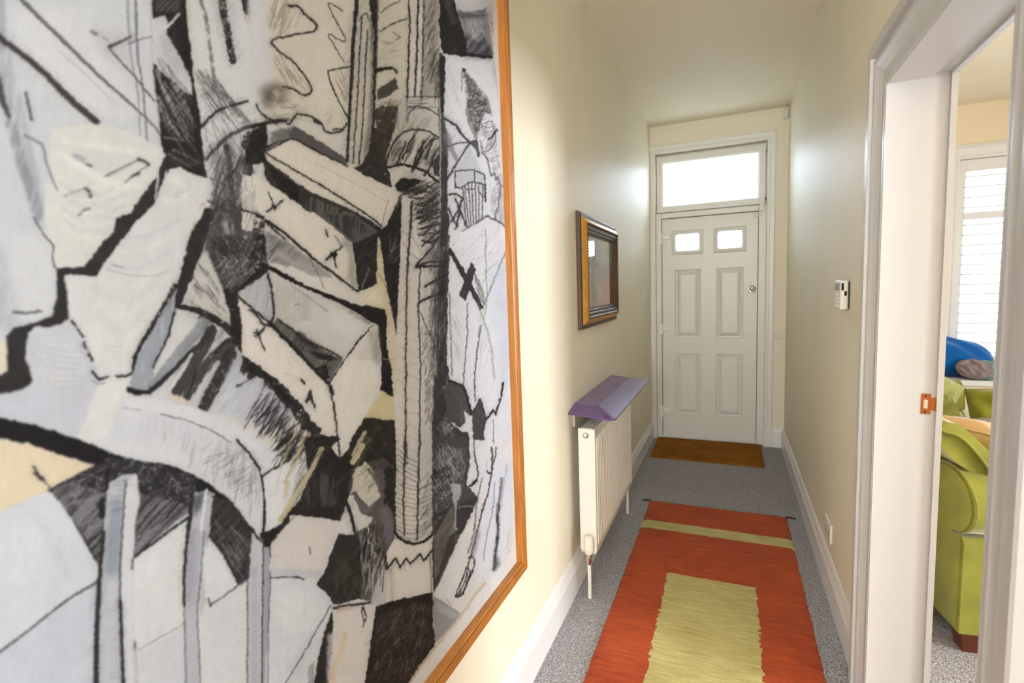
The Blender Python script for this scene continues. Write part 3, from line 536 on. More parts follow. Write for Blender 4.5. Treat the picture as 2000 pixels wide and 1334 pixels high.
    hatch('B', [1300, 0, 1345, 0, 1370, 560, 1320, 340], -78, 44, 130, 4, (150, 136, 124), .6, 6)
    p('B', (86, 80, 78), [1036, 300, 1070, 320, 1072, 420, 1062, 640, 1088, 790, 1082, 1100, 1086, 1400, 1044, 1400, 1040, 800, 1030, 420], a=.97, soft=1)
    p('B', (50, 45, 44), [1044, 300, 1072, 330, 1062, 640, 1050, 640, 1040, 420], a=.95); p('B', (56, 52, 52), [1050, 850, 1085, 900, 1085, 1400, 1052, 1400], a=.8, tex='v')
    l('B', 5, [1042, 560, 1046, 900, 1040, 1334], (214, 210, 206), .8)
    p('B', (133, 125, 117), [1172, 388, 1230, 450, 1318, 558, 1338, 662, 1290, 640, 1268, 720, 1252, 800, 1215, 740, 1188, 640, 1200, 520], a=.85, tex='g', lo=.2, hi=.5)
    hatch('B', [1172, 388, 1318, 558, 1338, 662, 1290, 640, 1255, 790, 1195, 650], 50, 190, 26, 4, (60, 54, 52), .85, 45)
    p('B', (44, 40, 40), [1172, 385, 1192, 400, 1170, 412]); l('B', 5, [1172, 390, 1165, 520], (90, 84, 82), .7)
    hatch('B', [1070, 340, 1170, 340, 1170, 700, 1075, 660], -70, 26, 170, 3, (170, 162, 158), .6, 6)
    l('B', 13, [1068, 672, 1130, 712, 1175, 775, 1212, 808, 1250, 800, 1262, 882], (70, 66, 70), .95, c=False)
    p('B', (92, 90, 96), [1200, 806, 1250, 800, 1262, 885, 1240, 840])
    l('B', 10, [1058, 1062, 1100, 990, 1145, 915, 1212, 810], (70, 66, 70), .92); l('B', 9, [1075, 835, 1140, 815, 1212, 808], (80, 76, 80), .9)
    l('B', 40, [1075, 770, 1110, 850, 1140, 910], (120, 120, 128), .7, w1=20, soft=5)
    hatch('B', [1080, 720, 1200, 800, 1090, 850], 70, 24, 90, 4, (110, 106, 106), .7, 20)
    p('B', (186, 185, 192), [1130, 965, 1210, 830, 1290, 990, 1300, 1140, 1260, 1040, 1210, 1036, 1160, 1070, 1130, 1060], a=.7, soft=1)
    l('B', 7, [1130, 1062, 1128, 966, 1240, 964, 1292, 988, 1302, 1060, 1300, 1140], (56, 52, 54), .9, c=False); l('B', 7, [1130, 1060, 1165, 1066, 1210, 1034, 1260, 1040, 1300, 1048], (56, 52, 54), .9); l('B', 6, [1240, 964, 1240, 1030], (70, 66, 68), .8)
    for k, x in enumerate((1170, 1186, 1204, 1222, 1242, 1262, 1284)): l('B', 6, [x, 1055-(20 if 1 < k < 5 else 0), x+12-k*2, 1180, x+26-k*5, 1290-k*8], (70, 66, 66), .85)
    l('B', 6, [1195, 1075, 1245, 1070], K, .8); l('B', 6, [1265, 1090, 1290, 1120, 1300, 1090, 1290, 1060], K, .8)
    for q in ((1085, 1108, 1130, 1100, 1172, 1124), (1130, 1128, 1160, 1210, 1195, 1290), (1172, 1128, 1140, 1200, 1105, 1262), (1090, 1180, 1120, 1250, 1140, 1280), (1160, 1150, 1150, 1220, 1130, 1300)): l('B', 10, q, (58, 54, 56), .9)
    l('B', 9, [1168, 1312, 1240, 1268, 1312, 1224, 1370, 1258, 1422, 1290], (60, 56, 58), .95, c=False)
    hatch('B', [1260, 690, 1360, 700, 1390, 1050, 1320, 960, 1290, 860], 60, 60, 60, 4, (90, 86, 88), .7, 35)
    l('B', 7, [1295, 700, 1335, 690, 1350, 740, 1360, 790, 1330, 840, 1290, 860, 1270, 800], (100, 96, 98), .8); l('B', 9, [1318, 790, 1342, 772, 1355, 745, 1368, 740], K, .9)
    l('B', 8, [1280, 860, 1310, 900, 1322, 950, 1335, 1000, 1350, 985, 1360, 1020, 1372, 1005, 1385, 1050, 1410, 1055], (90, 86, 90), .85); l('B', 7, [1385, 1060, 1375, 1150, 1350, 1250, 1345, 1334], (70, 66, 68), .85)
    p('B', (170, 166, 166), [1330, 900, 1400, 1000, 1410, 1280, 1360, 1250, 1375, 1100], a=.5, tex='g')
    hatch('B', [1320, 1060, 1410, 1060, 1410, 1280, 1330, 1220], 65, 50, 50, 4, (120, 114, 114), .6, 30)
    # top drawer box
    p('B', K, [-20, 740, 60, 705, 66, 760, 62, 830, 50, 920, 0, 935, -60, 930, -60, 860], a=.97)
    p('B', (92, 88, 89), [180, 770, 220, 715, 360, 800, 512, 900, 512, 945, 300, 838, 205, 790], a=.97, tex='d', lo=0, hi=.25)
    l('B', 6, [20, 650, 130, 720, 270, 800, 275, 850], (110, 88, 70), .7); l('B', 9, [280, 760, 272, 850], (120, 96, 74), .8)
    p('B', (223, 211, 193), [48, 862, 205, 790, 290, 832, 520, 945, 765, 1062, 822, 1112, 742, 1282, 705, 1282, 560, 1190, 300, 1078, 62, 912], r=.7)
    p('B', (206, 192, 170), [380, 1070, 460, 1070, 520, 1130, 470, 1120], a=.7, soft=2, tex='g')
    l('B', 9, [48, 862, 130, 822, 205, 788, 290, 830, 400, 885, 520, 945], (44, 38, 36), .95); l('B', 9, [60, 868, 200, 955, 350, 1040, 480, 1120, 560, 1172, 640, 1225, 712, 1280], (48, 40, 38), .95)
    l('B', 9, [742, 1282, 780, 1200, 822, 1112], (44, 38, 36), .95); l('B', 5, [715, 1270, 735, 1190, 755, 1130], (120, 104, 90), .6); l('B', 5, [330, 920, 560, 1040, 750, 1150], (170, 156, 138), .6)
    p('B', (62, 57, 55), [38, 912, 62, 918, 300, 1085, 560, 1200, 712, 1290, 692, 1360, 640, 1400, 400, 1320, 250, 1162, 120, 1080, 60, 1010], a=.98, r=.8)
    p('B', (120, 112, 106), [300, 1110, 560, 1220, 600, 1334, 420, 1320, 280, 1180], a=.8, tex='v', lo=.4, hi=.6)
    p('B', (42, 38, 37), [60, 930, 240, 1060, 240, 1150, 130, 1080], a=.9)
    p('B', (220, 211, 200), [-80, 990, 0, 1000, 120, 1085, 250, 1165, 400, 1334, 300, 1400, -80, 1300], r=.7)
    p('A', (222, 212, 199), [1425, 975, 1500, 1030, 1624, 1110, 1700, 1200, 1700, 1400, 1600, 1334, 1480, 1230, 1440, 1100], r=.7)
    l('B', 7, [70, 1088, 100, 1165, 132, 1245], K, .95); l('B', 9, [62, 1200, 105, 1172, 152, 1138], K, .95); l('B', 18, [95, 1165, 112, 1178], K, .95)
    l('B', 12, [-80, 1190, 20, 1225, 100, 1300, 170, 1360], K, .95, tex='g'); l('B', 12, [400, 1305, 404, 1334], K, .9)
    p('B', (46, 41, 41), [828, 1115, 825, 1400, 690, 1400, 710, 1300, 742, 1285], a=.97, tex='g', lo=0, hi=.25)
    # ---------- centre (crop D): drawer one
    p('D', K, [0, -60, 50, -20, 55, 260, 62, 300, 0, 340, -50, 350, -30, 150], a=.95, tex='g', lo=.3, hi=.48, soft=1, r=2); hatch('D', [-80, 0, 40, 0, 50, 280, -80, 340], 55, 40, 120, 5, (170, 167, 172), .6, 12)
    p('D', (223, 211, 195), [40, 0, 120, -60, 340, -40, 400, 0, 545, 130, 552, 260, 572, 405, 400, 300, 190, 125], r=.6)
    p('D', (226, 204, 172), [480, 210, 540, 240, 545, 330, 470, 280], a=.5, soft=5); p('D', (160, 152, 144), [490, 100, 545, 130, 555, 250, 572, 400, 520, 330, 530, 200], a=.9, soft=4)
    p('D', (98, 94, 92), [330, -40, 560, -40, 690, 60, 680, 75, 550, 135, 400, 10], a=.98, tex='v', lo=0, hi=.2); p('D', (50, 45, 43), [380, -40, 560, -20, 640, 60, 552, 120, 480, 60], a=.7, tex='v', lo=.42, hi=.6)
    p('D', (48, 43, 42), [548, 132, 692, 78, 688, 200, 682, 360, 630, 392, 582, 412, 566, 260], a=.98, r=.8)
    hatch('D', [560, 140, 690, 90, 680, 350, 590, 390], 50, 40, 120, 5, (110, 102, 98), .5, 12)
    l('D', 5, [640, 270, 625, 320, 600, 390], (190, 180, 170), .8)
    l('D', 14, [570, -30, 640, 20, 700, 60], K, .95); l('D', 12, [700, 60, 690, 180, 682, 360], K, .95)
    for q in ((395, 228, 440, 190, 492, 150), (428, 185, 445, 225, 456, 272), (415, 205, 440, 190, 450, 215), (480, 150, 492, 148), (398, 60, 408, 98), (400, 225, 425, 205)): l('D', 11, q, (40, 35, 34), .95, w1=7, tex='g', lo=.1, hi=.25)
    p('D', (36, 32, 32), [425, 190, 450, 175, 462, 200, 440, 215])
    l('D', 9, [450, 90, 475, 130, 490, 150], (120, 106, 92), .7)
    p('D', (166, 161, 157), [52, 60, 190, 135, 330, 240, 440, 330, 330, 320, 200, 265, 62, 240], soft=1); p('D', (110, 104, 102), [60, 60, 190, 140, 300, 230, 200, 220, 80, 130], a=.7, soft=4, tex='d')
    hatch('D', [55, 60, 130, 110, 160, 260, 65, 240], 35, 40, 80, 5, (60, 54, 52), .7, 15)
    l('D', 18, [55, 5, 120, 45, 190, 100, 330, 222, 450, 310, 575, 408], (44, 38, 36), .97, w1=12, tex='g', lo=.05, hi=.2)
    p('D', (217, 208, 197), [62, 238, 200, 262, 330, 335, 440, 375, 575, 420, 592, 445, 592, 485, 480, 450, 300, 382, 80, 268], soft=1)
    l('D', 5, [300, 220, 350, 300, 385, 390], (90, 80, 74), .7); l('D', 5, [330, 240, 460, 330, 560, 400], (120, 110, 102), .6); l('D', 30, [120, 220, 180, 260], (120, 112, 106), .5, tex='g', soft=4)
    p('D', (42, 37, 36), [58, 270, 82, 262, 190, 320, 300, 380, 480, 448, 600, 490, 620, 480, 732, 508, 742, 560, 738, 700, 768, 850, 778, 1002, 705, 970, 712, 760, 690, 600, 620, 556, 570, 528, 430, 458, 300, 410, 200, 358], r=.8)
    # drawer two
    p('D', (206, 198, 190), [80, 300, 200, 355, 430, 452, 570, 525, 655, 588, 575, 690, 490, 792, 400, 740, 300, 690, 190, 620, 100, 565], r=.6)
    p('D', (180, 170, 160), [110, 340, 300, 430, 320, 560, 200, 600, 110, 540], a=.5, tex='v', lo=.3, hi=.6); p('D', (222, 214, 204), [420, 480, 640, 590, 560, 680, 420, 600], a=.6, soft=5)
    p('D', (110, 104, 102), [480, 480, 660, 580, 640, 595, 520, 530], a=.5, tex='g')
    p('D', (188, 186, 190), [-80, 420, -60, 380, 0, 345, 78, 308, 98, 430, 102, 552, 70, 582, 0, 522], soft=1)
    hatch('C', [1500, 300, 1560, 320, 1570, 560, 1500, 600, 1360, 440], 80, 30, 180, 5, (130, 126, 128), .6, 6)
    l('D', 14, [68, 308, 92, 420, 100, 550, 70, 582], K, .95, w1=10); l('D', 5, [200, 370, 300, 440, 410, 520], (130, 120, 112), .6); l('D', 6, [220, 480, 245, 478], (90, 84, 80), .7)
    p('D', (108, 102, 98), [78, 588, 130, 558, 300, 688, 400, 745, 490, 792, 455, 850, 420, 905, 380, 892, 200, 722], a=.98, tex='d', lo=0, hi=.25)
    hatch('D', [90, 590, 300, 700, 320, 840, 200, 720], 60, 70, 90, 6, (44, 39, 38), .8, 10); p('D', (44, 39, 38), [290, 740, 400, 760, 470, 790, 420, 800, 360, 790], a=.85, tex='g', lo=.2, hi=.4)
    p('D', (40, 36, 35), [340, 840, 400, 820, 420, 900, 380, 900], a=.9, tex='g', lo=.2, hi=.4)
    l('D', 26, [78, 590, 200, 712, 300, 815, 415, 930], K, .96, w1=20, tex='g', lo=.1, hi=.3); l('D', 12, [415, 925, 500, 800, 580, 690, 660, 600], (44, 38, 36), .95); l('D', 12, [480, 780, 400, 735, 300, 690, 200, 620, 125, 562], (60, 54, 50), .9)
    l('D', 40, [240, 650, 330, 720], K, .7, tex='g', soft=5)
    p('D', (224, 213, 201), [-80, 440, 0, 520, 80, 605, 200, 725, 400, 935, 440, 1055, 472, 1340, 400, 1270, 320, 1155, 170, 985, 60, 870, -80, 760], r=.7)
    p('C', (225, 214, 203), [1348, 440, 1420, 530, 1500, 605, 1624, 712, 1640, 990, 1560, 910, 1480, 820, 1410, 720, 1372, 600], r=.6)
    p('D', (232, 206, 168), [200, 760, 330, 900, 290, 900, 210, 800], a=.5, soft=3); hatch('D', [0, 700, 200, 800, 320, 1000, 250, 1010], -40, 16, 90, 4, (170, 158, 150), .5, 30)
    l('D', 12, [-40, 510, 0, 535, 40, 590, 80, 600], K, .9); l('C', 12, [1350, 432, 1430, 505, 1530, 590, 1640, 700], K, .95)
    for q in ((1442, 640, 1465, 640, 1498, 612), (1455, 620, 1475, 680, 1502, 742), (1445, 660, 1478, 640, 1500, 610)): l('C', 9, q, K, .95, tex='g', lo=.1, hi=.25)
    p('D', (224, 214, 202), [418, 932, 500, 800, 660, 598, 692, 602, 706, 780, 712, 935, 642, 1072, 610, 1150, 500, 1340, 476, 1330, 445, 1055], r=.6)
    p('D', (156, 147, 142), [640, 640, 690, 610, 702, 700, 700, 850, 670, 800], a=.9, soft=4, tex='v', lo=.1, hi=.5); p('D', (196, 186, 176), [560, 760, 660, 640, 670, 760, 600, 800], a=.6, soft=6)
    l('D', 11, [412, 925, 430, 1000, 448, 1100, 466, 1250, 476, 1340], K, .96, w1=8, tex='g', lo=.05, hi=.2); l('D', 10, [415, 935, 440, 990, 425, 940], K, .9)
    l('D', 12, [255, 905, 275, 932], K, .9); l('D', 12, [285, 1035, 308, 965, 315, 1010, 332, 1062], (60, 50, 46), .95, tex='g', lo=.1, hi=.3); p('D', K, [285, 1030, 308, 970, 325, 1020], a=.85)
    p('D', K, [-80, 770, 0, 820, 120, 900, 262, 1048, 335, 1150, 445, 1290, 480, 1400, 400, 1400, 330, 1260, 250, 1150, 120, 1000, 0, 880, -80, 850], a=.95, tex='g', lo=.22, hi=.42, r=2)
    p('D', (196, 196, 206), [-80, 890, 0, 930, 110, 1010, 200, 1120, 100, 1200, -80, 1150], a=.7, soft=4)
    hatch('D', [0, 880, 120, 1000, 260, 1150, 200, 1334, -80, 1200], 55, 90, 190, 8, (56, 51, 52), .75, 10)
    hatch('D', [60, 1080, 260, 1140, 420, 1334, 120, 1400], 50, 110, 190, 10, (40, 36, 36), .8, 14)
    for q in ((230, 1200, 190, 1280, 140, 1400), (300, 1210, 260, 1290, 220, 1400)): l('D', 22, q, (196, 178, 140), .9, w1=12)
    # right of the drawers
    p('D', (223, 202, 158), [690, 90, 712, 120, 742, 400, 770, 560, 795, 660, 795, 1010, 780, 1000, 768, 850, 742, 560, 732, 505, 620, 480, 600, 430, 682, 362], r=.5)
    p('D', (236, 222, 190), [600, 430, 680, 380, 720, 480, 640, 470], a=.6, soft=4)
    p('D', (46, 41, 41), [698, 85, 722, 45, 760, 20, 828, -20, 826, 120, 812, 300, 798, 660, 772, 520, 742, 400, 716, 200], r=.5)
    hatch('D', [720, 70, 820, 40, 810, 250, 740, 250], 60, 40, 90, 4, (190, 184, 178), .7, 14)
    l('D', 6, [690, 300, 740, 390, 780, 560, 795, 660], (120, 100, 74), .6)
    p('D', (216, 196, 142), [690, 1010, 712, 965, 782, 1012, 792, 1140, 615, 1125, 642, 1070], r=.5, tex='g', lo=-.3, hi=.2)
    p('D', (50, 45, 40), [612, 1120, 798, 1138, 795, 1420, 480, 1420, 500, 1334, 560, 1210], a=.98, r=1); p('D', (110, 96, 74), [600, 1220, 680, 1240, 560, 1420, 520, 1380], a=.8, tex='d', lo=.3, hi=.5)
    l('D', 22, [615, 1205, 570, 1290, 530, 1380], (200, 184, 146), .9, w1=14); hatch('D', [620, 1140, 790, 1150, 790, 1334, 640, 1334], 40, 40, 60, 5, (100, 90, 76), .5, 40)
    l('D', 4, [580, 785, 680, 790, 850, 788, 960, 780], (190, 176, 150), .9)
    # column three
    p('D', (216, 206, 193), [828, -135, 884, -120, 905, 0, 1044, 0, 1040, 100, 1026, 500, 1016, 900, 1004, 1400, 790, 1400, 795, 700, 812, 300], r=.5)
    p('D', (186, 176, 164), [950, 0, 1040, 0, 1030, 400, 1010, 640, 960, 600, 945, 300], a=.7, soft=3, tex='v', lo=.1, hi=.5); p('D', (202, 193, 181), [945, 600, 1015, 620, 1010, 1200, 940, 1200], a=.7, soft=3)
    hatch('D', [930, 600, 1020, 600, 1006, 1200, 960, 1200], 70, 90, 60, 5, (90, 82, 76), .6, 20); hatch('D', [940, -240, 1040, -200, 1035, 120, 940, 120], 70, 60, 110, 5, (80, 72, 66), .65, 8)
    p('D', (140, 132, 122), [975, 100, 1030, 60, 1030, 600, 1000, 600], a=.6, soft=3, tex='v')
    l('D', 9, [885, -110, 880, 0, 862, 200, 856, 400, 850, 700, 848, 1000, 850, 1400], (60, 52, 47), .9, tex='g', lo=.12, hi=.3); l('D', 9, [880, -100, 870, 100, 860, 300], (60, 52, 47), .8)
    l('D', 8, [930, 250, 922, 480, 924, 620, 932, 800, 930, 1000, 926, 1240], (60, 52, 47), .9, tex='g', lo=.12, hi=.3)
    for k in range(11): q = rng.uniform(-20, 20); l('D', 3.5, [800, 560+k*72+q, 850, 590+k*70, 925, 625+k*70+q], (140, 124, 110), .4)
    l('D', 5, [835, 130, 880, 190, 930, 230, 960, 215], (120, 106, 94), .6); l('D', 4, [830, 60, 900, 120, 940, 200], (130, 114, 100), .6)
    p('D', (66, 60, 58), [1040, -60, 1092, -40, 1098, 200, 1086, 500, 1080, 800, 1100, 920, 1050, 960, 1020, 960, 1015, 700, 1024, 300], a=.97, tex='v', lo=.05, hi=.35, r=1)
    l('D', 5, [1044, -200, 1040, 100, 1026, 400, 1020, 900], (214, 208, 200), .7, tex='g'); hatch('D', [1020, 400, 1090, 400, 1080, 900, 1015, 900], 66, 60, 90, 4, (150, 142, 136), .6, 8)
    for q in ((905, 266, 980, 242, 1072, 232), (908, 262, 980, 175, 1042, 98), (960, 378, 1010, 345, 1070, 312), (920, 472, 990, 435, 1080, 400), (1042, 98, 990, 130, 940, 120), (905, 266, 980, 262, 1060, 262)): l('D', 12, q, (44, 38, 36), .95, w1=10, c=False)
    for q in ((950, 90, 990, 40, 1042, 20), (930, 20, 980, -20, 1042, -40), (940, 150, 1000, 100, 1042, 60)): l('D', 10, q, (48, 42, 40), .9)
    p('D', (120, 110, 100), [912, 262, 1040, 110, 1070, 230], a=.5, tex='g', lo=.2, hi=.5)
    l('D', 5, [920, 492, 950, 570, 1000, 680, 1015, 740], (60, 54, 50), .85); l('D', 6, [922, 472, 918, 495], K, .9)
    p('D', (96, 88, 82), [985, -220, 1040, -200, 1036, 420, 1018, 900, 990, 880, 1000, 300], a=.7, soft=3, tex='g', lo=.3, hi=.58)
    hatch('D', [960, -240, 1045, -220, 1035, 500, 1015, 900, 985, 880], 72, 150, 120, 4, (62, 56, 54), .6, 10)
    for k in range(8): l('D', 9, [905+k*3, -150+k*34, 960, -170+k*36, 1040, -230+k*42], (52, 46, 44), .85, w1=6)
    # right sheet of paper
    p('D', (213, 210, 210), [1168, 66, 1312, -20, 1422, 44, 1428, 300, 1444, 600, 1460, 760, 1465, 1400, 1220, 1400, 1180, 960, 1100, 900, 1090, 500, 1100, 120], soft=1)
    hatch('D', [1100, 100, 1312, 0, 1400, 60, 1400, 300, 1290, 480, 1110, 160], 48, 60, 120, 3, (150, 144, 142), .6, 14); hatch('D', [1100, 300, 1180, 480, 1180, 880, 1090, 880], -65, 50, 130, 3, (150, 144, 142), .6, 8)
    hatch('D', [1250, 430, 1310, 400, 1340, 900, 1250, 900], 80, 30, 150, 3, (150, 144, 142), .6, 6)
    p('D', (196, 203, 214), [1330, 300, 1425, 180, 1440, 600, 1460, 780, 1450, 940, 1400, 930, 1340, 600], a=.7, soft=4)
    p('D', (56, 52, 54), [1085, 175, 1102, 155, 1195, 310, 1292, 500, 1268, 512, 1170, 330], a=.97); p('D', (60, 56, 55), [1218, 240, 1246, 282, 1188, 462, 1152, 428], a=.97)
    l('D', 5, [1200, 470, 1196, 640, 1188, 760, 1176, 930], (70, 66, 68), .9); l('D', 6, [1272, 600, 1250, 780, 1240, 900, 1242, 1030], (60, 56, 58), .9); l('D', 5, [1305, 60, 1302, 260, 1310, 440, 1290, 560], (120, 114, 114), .8); l('D', 6, [1418, 170, 1370, 290, 1310, 440, 1285, 500], (110, 106, 108), .8)
    l('D', 8, [1255, 470, 1290, 570, 1330, 700, 1350, 900], (130, 126, 128), .7, soft=3); l('D', 5, [1096, 420, 1105, 700, 1112, 880], (80, 74, 74), .8)
    for k in range(5): l('D', 5, [1225+k*13, 270+k*26, 1250+k*11, 360+k*20, 1262+k*9, 450+k*8], (90, 86, 88), .7)
    hatch('D', [1290, 60, 1420, -40, 1380, 200], 60, 26, 130, 3, (180, 150, 130), .6, 8)
    hatch('D', [1350, 300, 1420, 200, 1440, 560, 1370, 600], 70, 20, 160, 3, (170, 172, 180), .6, 6)
    # star-shaped dark below the paper
    p('D', (80, 74, 72), [1016, 1045, 1060, 960, 1110, 908, 1172, 942, 1192, 985, 1222, 1105, 1160, 1180, 1090, 1135, 1030, 1095], a=.97, tex='g', lo=0, hi=.2); p('D', (52, 47, 46), [1012, 1050, 1060, 960, 1080, 1090, 1030, 1100], a=.9)
    l('D', 13, [1095, 915, 1172, 940, 1195, 1000, 1222, 1102, 1250, 1060, 1272, 1020, 1302, 1132, 1342, 1080, 1362, 1102, 1385, 1010, 1402, 928], (44, 40, 42), .96, c=False)
    p('D', (78, 74, 74), [1226, 1100, 1272, 1020, 1302, 1140, 1290, 1200, 1302, 1302, 1230, 1252], tex='g', lo=-.1, hi=.15); p('D', (212, 210, 208), [1180, 1080, 1226, 1120, 1226, 1250, 1195, 1180], a=.95)
    p('D', (212, 210, 212), [1310, 1150, 1362, 1108, 1410, 930, 1455, 900, 1465, 1420, 1300, 1420, 1305, 1300], a=.8)
    p('D', (62, 56, 54), [1000, 1110, 1090, 1135, 1150, 1190, 1200, 1205, 1225, 1300, 1225, 1480, 1000, 1480, 998, 1270], a=.97, tex='g', lo=.1, hi=.35, r=1)
    p('D', (190, 184, 178), [1010, 1110, 1100, 1150, 1120, 1260, 1080, 1240], a=.55, tex='d', lo=.42, hi=.6); hatch('D', [1000, 1130, 1210, 1200, 1220, 1400, 1000, 1400], -60, 70, 120, 5, (150, 142, 138), .6, 12)
    p('D', (44, 39, 38), [998, 1265, 1060, 1270, 1060, 1310, 1000, 1300]); hatch('D', [1110, 960, 1180, 950, 1215, 1090, 1150, 1170], 62, 40, 110, 4, (160, 154, 152), .6, 10)
    l('D', 6, [1215, 1320, 1225, 1400, 1200, 1480], K, .8); l('D', 5, [1345, 1130, 1345, 1300, 1335, 1480], (100, 96, 98), .8)
    p('D', (66, 60, 57), [1005, 880, 1060, 890, 1070, 1120, 1010, 1180, 1000, 1420, 1002, 1000], a=.95, tex='g', lo=.05, hi=.35, soft=1)
    # ---------- lower middle and right (crop F)
    p('F', (50, 44, 42), [260, -60, 470, -60, 570, 80, 545, 260, 475, 418, 210, 384, 140, 420, 150, 380, 250, 300, 300, 180], a=.98, r=1)
    p('F', (110, 104, 100), [330, 140, 460, 180, 470, 330, 300, 340, 260, 300], a=.6, tex='v', lo=.4, hi=.62, soft=2)
    hatch('F', [250, 40, 400, 0, 300, 250, 160, 390], 55, 60, 130, 7, (100, 92, 82), .6, 8)
    l('F', 26, [372, 10, 290, 170, 140, 412], (206, 186, 142), .95, w1=30, tex='g', lo=.05, hi=.2); l('F', 18, [280, -60, 215, 90, 165, 200], (198, 180, 140), .9, tex='g', lo=.1, hi=.3); l('F', 22, [180, 200, 165, 280], (206, 190, 156), .9)
    l('F', 30, [605, -10, 580, 40, 548, 88], (208, 188, 142), .95); p('F', CR, [425, 0, 470, -40, 520, -40, 530, 0, 475, 70])
    l('F', 9, [475, 72, 470, 0, 460, -60], K, .9)
    p('F', (216, 207, 197), [222, 388, 470, 420, 472, 482, 402, 600, 372, 722, 200, 712, 78, 700, 88, 545, 150, 470], r=.8); l('F', 6, [100, 520, 160, 450, 225, 388], (90, 82, 78), .8)
    p('F', (192, 192, 202), [80, 680, 380, 700, 360, 745, 78, 740], a=.8, soft=3); l('F', 14, [303, 570, 306, 600], (120, 112, 112), .7, soft=2)
    p('F', (212, 212, 216), [78, 748, 345, 778, 432, 872, 432, 950, 330, 1120, 200, 1334, 120, 1500, 40, 1500, 70, 1000], soft=1); l('F', 7, [75, 746, 150, 738, 230, 738, 274, 748], (64, 56, 56), .9)
    p('F', (226, 224, 224), [110, 820, 330, 830, 300, 1000, 140, 1050], a=.5, soft=10); p('F', (170, 176, 196), [180, 1240, 320, 1050, 350, 1100, 230, 1334], a=.4, soft=8)
    l('F', 6, [425, 895, 330, 1060, 240, 1220, 170, 1334, 140, 1400], (80, 74, 76), .85); hatch('F', [330, 960, 430, 880, 420, 960, 240, 1200], 56, 16, 170, 3, (150, 146, 152), .6, 5)
    l('F', 7, [80, 760, 72, 950, 68, 1334], (90, 84, 86), .7)
    p('F', K, [430, 930, 445, 1000, 430, 1100, 400, 1500, 320, 1500, 335, 1310, 352, 1190, 395, 1030], a=.97, tex='g', lo=.02, hi=.22, r=1); p('F', (150, 146, 148), [300, 1240, 335, 1210, 330, 1500, 280, 1500], a=.9, tex='v')
    p('F', (190, 186, 188), [405, 1060, 440, 1050, 430, 1500, 400, 1500], a=.8, soft=2)
    p('F', (216, 206, 195), [438, 905, 560, 885, 692, 880, 668, 1060, 640, 1200, 615, 1500, 425, 1500, 440, 1100], r=.8)
    l('F', 30, [505, 1060, 480, 1160, 440, 1260, 425, 1420], (222, 194, 148), .8, soft=3); l('F', 13, [440, 912, 520, 896, 600, 888, 655, 876], (44, 38, 36), .95, tex='g', lo=.05, hi=.25); p('F', (190, 150, 110), [450, 915, 560, 895, 550, 915, 460, 940], a=.5, soft=2)
    l('F', 7, [605, 905, 622, 950, 618, 985, 605, 965, 602, 930, 605, 910], (60, 50, 46), .9); l('F', 5, [615, 985, 605, 1025], (60, 50, 46), .8); l('F', 4, [620, 1120, 650, 1095], (120, 110, 100), .6)
    p('F', (56, 50, 46), [470, 490, 492, 492, 560, 500, 592, 560, 604, 640, 602, 760, 590, 862, 440, 892, 400, 830, 345, 780, 385, 720, 412, 640, 440, 560], a=.98, r=1); hatch('F', [430, 600, 580, 560, 600, 700, 580, 850, 440, 850], 60, 60, 140, 5, (104, 96, 88), .55, 20)
    # mixed scraps
    p('F', (88, 80, 76), [545, 120, 720, 60, 790, 120, 790, 520, 720, 700, 700, 880, 590, 862, 604, 640, 560, 490, 520, 330], a=.9, tex='g', lo=.02, hi=.35)
    p('F', (205, 194, 172), [560, 128, 620, 80, 652, 110, 705, 285, 645, 345, 600, 300, 562, 250, 530, 270], r=1.2); hatch('F', [560, 110, 650, 90, 710, 280, 560, 250], 45, 40, 90, 5, (110, 98, 84), .6, 12)
    l('F', 22, [640, 130, 690, 200, 720, 290], (110, 100, 88), .9, tex='g')
    p('F', (112, 108, 110), [548, 262, 600, 320, 628, 345, 690, 300, 660, 350, 625, 382, 590, 380]); p('F', (212, 204, 194), [488, 405, 530, 272, 548, 270, 600, 380, 640, 390, 662, 402, 640, 440, 575, 476, 540, 470, 500, 440], r=1)
    p('F', K, [722, 140, 745, 110, 785, 125, 780, 300, 772, 480, 752, 380, 720, 300, 735, 200], a=.97, r=1.5); p('F', (120, 112, 118), [700, 360, 745, 320, 772, 370, 795, 480, 740, 560, 720, 480], a=.9, soft=2)
    l('F', 20, [518, 322, 545, 410, 562, 490, 590, 570, 606, 640], K, .96, w1=12)
    hatch('F', [560, 450, 730, 400, 730, 680, 690, 880, 600, 860, 605, 640], 76, 70, 190, 8, (48, 42, 40), .85, 10); hatch('F', [580, 470, 700, 450, 720, 700, 660, 850, 610, 830], 82, 46, 170, 7, (198, 190, 180), .8, 8)
    p('F', (44, 38, 36), [640, 470, 660, 450, 700, 560, 730, 600, 700, 610, 640, 560, 605, 640, 590, 600], a=.8, tex='v', lo=.3, hi=.5)
    l('F', 9, [632, 450, 640, 490, 632, 530, 655, 555, 665, 600], (220, 212, 204), .95)
    p('F', (192, 186, 184), [690, 705, 722, 640, 742, 600, 745, 700, 738, 870, 680, 902, 650, 880, 670, 800], a=.95, soft=1)
    # column foot
    p('F', (212, 203, 190), [792, 60, 1002, 40, 1004, 300, 1006, 490, 962, 530, 880, 546, 822, 522, 790, 470], r=.4); p('F', (186, 178, 168), [950, -90, 1002, -90, 1004, 490, 970, 525, 945, 520], a=.7, soft=3, tex='g', lo=.05, hi=.4)
    p('F', (226, 218, 206), [850, 100, 915, 120, 912, 480, 850, 470], a=.5, soft=5); p('F', (70, 62, 56), [838, 50, 862, 40, 862, 90, 842, 120], a=.9, tex='g')
